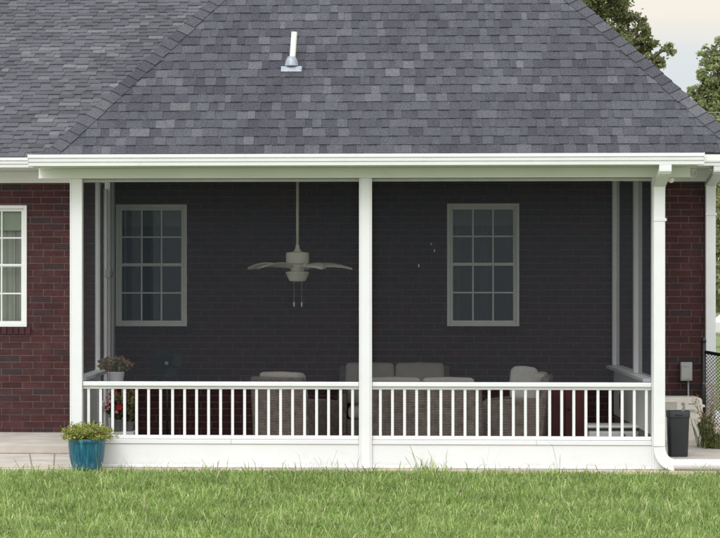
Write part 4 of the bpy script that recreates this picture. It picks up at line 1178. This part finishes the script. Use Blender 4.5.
cY = 43.0; cX0 = P(716.5, 345, cY)[0]
car = thing('parked_car', 'white car parked far off on the grass beyond the brick wall', 'car', (cX0 + 2.15, cY, -.03), R(6))
side = [(-2.15, .42), (-2.1, .75), (-1.9, .92), (-1.35, 1.0), (-.85, 1.42), (-.2, 1.5), (.75, 1.46), (1.45, 1.02), (2.0, .9), (2.13, .7), (2.12, .35), (-2.0, .3)]
cb = MB(); n = len(side)
vs = []
for y, k in ((-.86, 1), (-.62, 1.0), (.62, 1.0), (.86, 1)):
    for (x_, z_) in side:
        yy = y if z_ < 1.02 else y * (.78 if abs(y) > .7 else .9)
        vs.append((x_, yy, z_))
cb.add(vs, [(i * n + k, i * n + (k + 1) % n, (i + 1) * n + (k + 1) % n, (i + 1) * n + k) for i in range(3) for k in range(n)] + [tuple(range(n))[::-1], tuple(range(3 * n, 4 * n))])
cb.build('body', 'car', car, bevel=.04)
for s in (-1, 1):
    MB().add([(-1.15, s * .875, 1.03), (1.2, s * .875, 1.03), (.68, s * .70, 1.40), (-.75, s * .70, 1.40)], [(0, 1, 2, 3)] if s < 0 else [(3, 2, 1, 0)]).build('window', 'car_glass', car)
MB().add([(-1.33, -.62, 1.05), (-1.33, .62, 1.05), (-.92, .52, 1.38), (-.92, -.52, 1.38)], [(0, 1, 2, 3)]).moved(lambda v: v + Vector((-.03, 0, .02))).build('windscreen', 'car_glass', car)
for x_ in (-1.35, 1.32):
    for s in (-1, 1):
        w = MB().lathe([(.20, -.1), (.33, -.1), (.34, -.06), (.34, .06), (.33, .1), (.20, .1)], (0, 0, 0), 28).moved(lambda v: Vector((v.x, v.z, v.y))).build('wheel', 'tyre', car, smooth=False)
        w.location = (x_, s * .80, .34)
        MB().lathe([(.20, -.09), (.20, .09)], (0, 0, 0), 20).moved(lambda v: Vector((v.x, v.z, v.y))).build('rim', 'grey_metal', w)
for s in (-1, 1): MB().box(-2.16, -2.06, s * .62 - .16, s * .62 + .16, .62, .74).build('headlight', 'car_glass', car, bevel=.02)

# ------------------------------------------------------------------ grass
def grass(x0, x1, y0, y1, dens, hlo, hhi, wid, tall=0):
    n = int((x1 - x0) * (y1 - y0) * dens)
    x = nrng.uniform(x0, x1, n); y = nrng.uniform(y0, y1, n)
    patch = .5 + .5 * np.sin(x * 1.3 + 1.7 * np.sin(y * .9)) * np.sin(y * 1.9 + 1.3 * np.sin(x * .7 + 1))
    clump = .5 + .5 * np.sin(x * 7.3 + 2.1 * np.sin(y * 5.1)) * np.sin(y * 8.7 + 2.3 * np.sin(x * 4.3 + .6))
    h = nrng.uniform(hlo, hhi, n) * (.60 + .35 * patch + .45 * clump); 
    if tall:
        m = nrng.random(n) < tall; h = np.where(m, h * nrng.uniform(1.4, 2.2, n), h)
    a = nrng.uniform(0, 2 * np.pi, n); lean = nrng.uniform(.2, 1.5, n); w = wid * nrng.uniform(.6, 1.3, n)
    fa = a + nrng.uniform(-1.2, 1.2, n) + np.pi / 2
    wx, wy = np.cos(fa) * w / 2, np.sin(fa) * w / 2
    dx, dy = np.cos(a) * lean * h, np.sin(a) * lean * h
    zb = np.full(n, -.032)
    V = np.empty((n, 5, 3), np.float32)
    V[:, 0] = np.stack([x - wx, y - wy, zb], 1); V[:, 1] = np.stack([x + wx, y + wy, zb], 1)
    mx_, my_, mz_ = x + dx * .35, y + dy * .35, zb + h * .66
    V[:, 2] = np.stack([mx_ + wx * .85, my_ + wy * .85, mz_], 1); V[:, 3] = np.stack([mx_ - wx * .85, my_ - wy * .85, mz_], 1)
    V[:, 4] = np.stack([x + dx, y + dy, zb + h * np.clip(1.05 - .34 * lean, .45, 1)], 1)
    return V


parts = [grass(-6.2, 7.0, -7.6, -.60, 2100, .05, .115, .0080, .04), grass(-6, 6.5, -.75, -.47, 1300, .03, .06, .006, .05), grass(-6, 6.5, -.45, -.22, 130, .03, .06, .005, .1)]
nb = 46                                                        # taller tufts along the concrete edge
for (px, k) in ((128, 10), (151, 7), (300, 6), (330, 14), (420, 34), (428, 20), (438, 22), (480, 8), (300, 5), (640, 8), (560, 6), (95, 6), (245, 4), (700, 14)):
    X = P(px, 470, -.25)[0]; parts.append(grass(X - .07, X + .07, -.46, -.30, k / (.14 * .16), .10, .20, .006, .15))
V = np.concatenate(parts); n = len(V)
me = bpy.data.meshes.new('grass'); me.vertices.add(n * 5); me.vertices.foreach_set('co', V.reshape(-1))
loops = np.empty((n, 7), np.int32); base = (np.arange(n) * 5)[:, None]
loops[:] = base + np.array([0, 1, 2, 3, 3, 2, 4])
me.loops.add(n * 7); me.loops.foreach_set('vertex_index', loops.reshape(-1))
me.polygons.add(n * 2)
ls = np.empty((n, 2), np.int32); ls[:, 0] = np.arange(n) * 7; ls[:, 1] = ls[:, 0] + 4
me.polygons.foreach_set('loop_start', ls.reshape(-1))
me.update(calc_edges=True); me.validate()
me.materials.append(M['grass'])
g = bpy.data.objects.new('grass', me); col.objects.link(g)
tag(g, 'bright green uncut grass blades of the lawn', 'grass', kind='stuff')
print('grass blades', n)
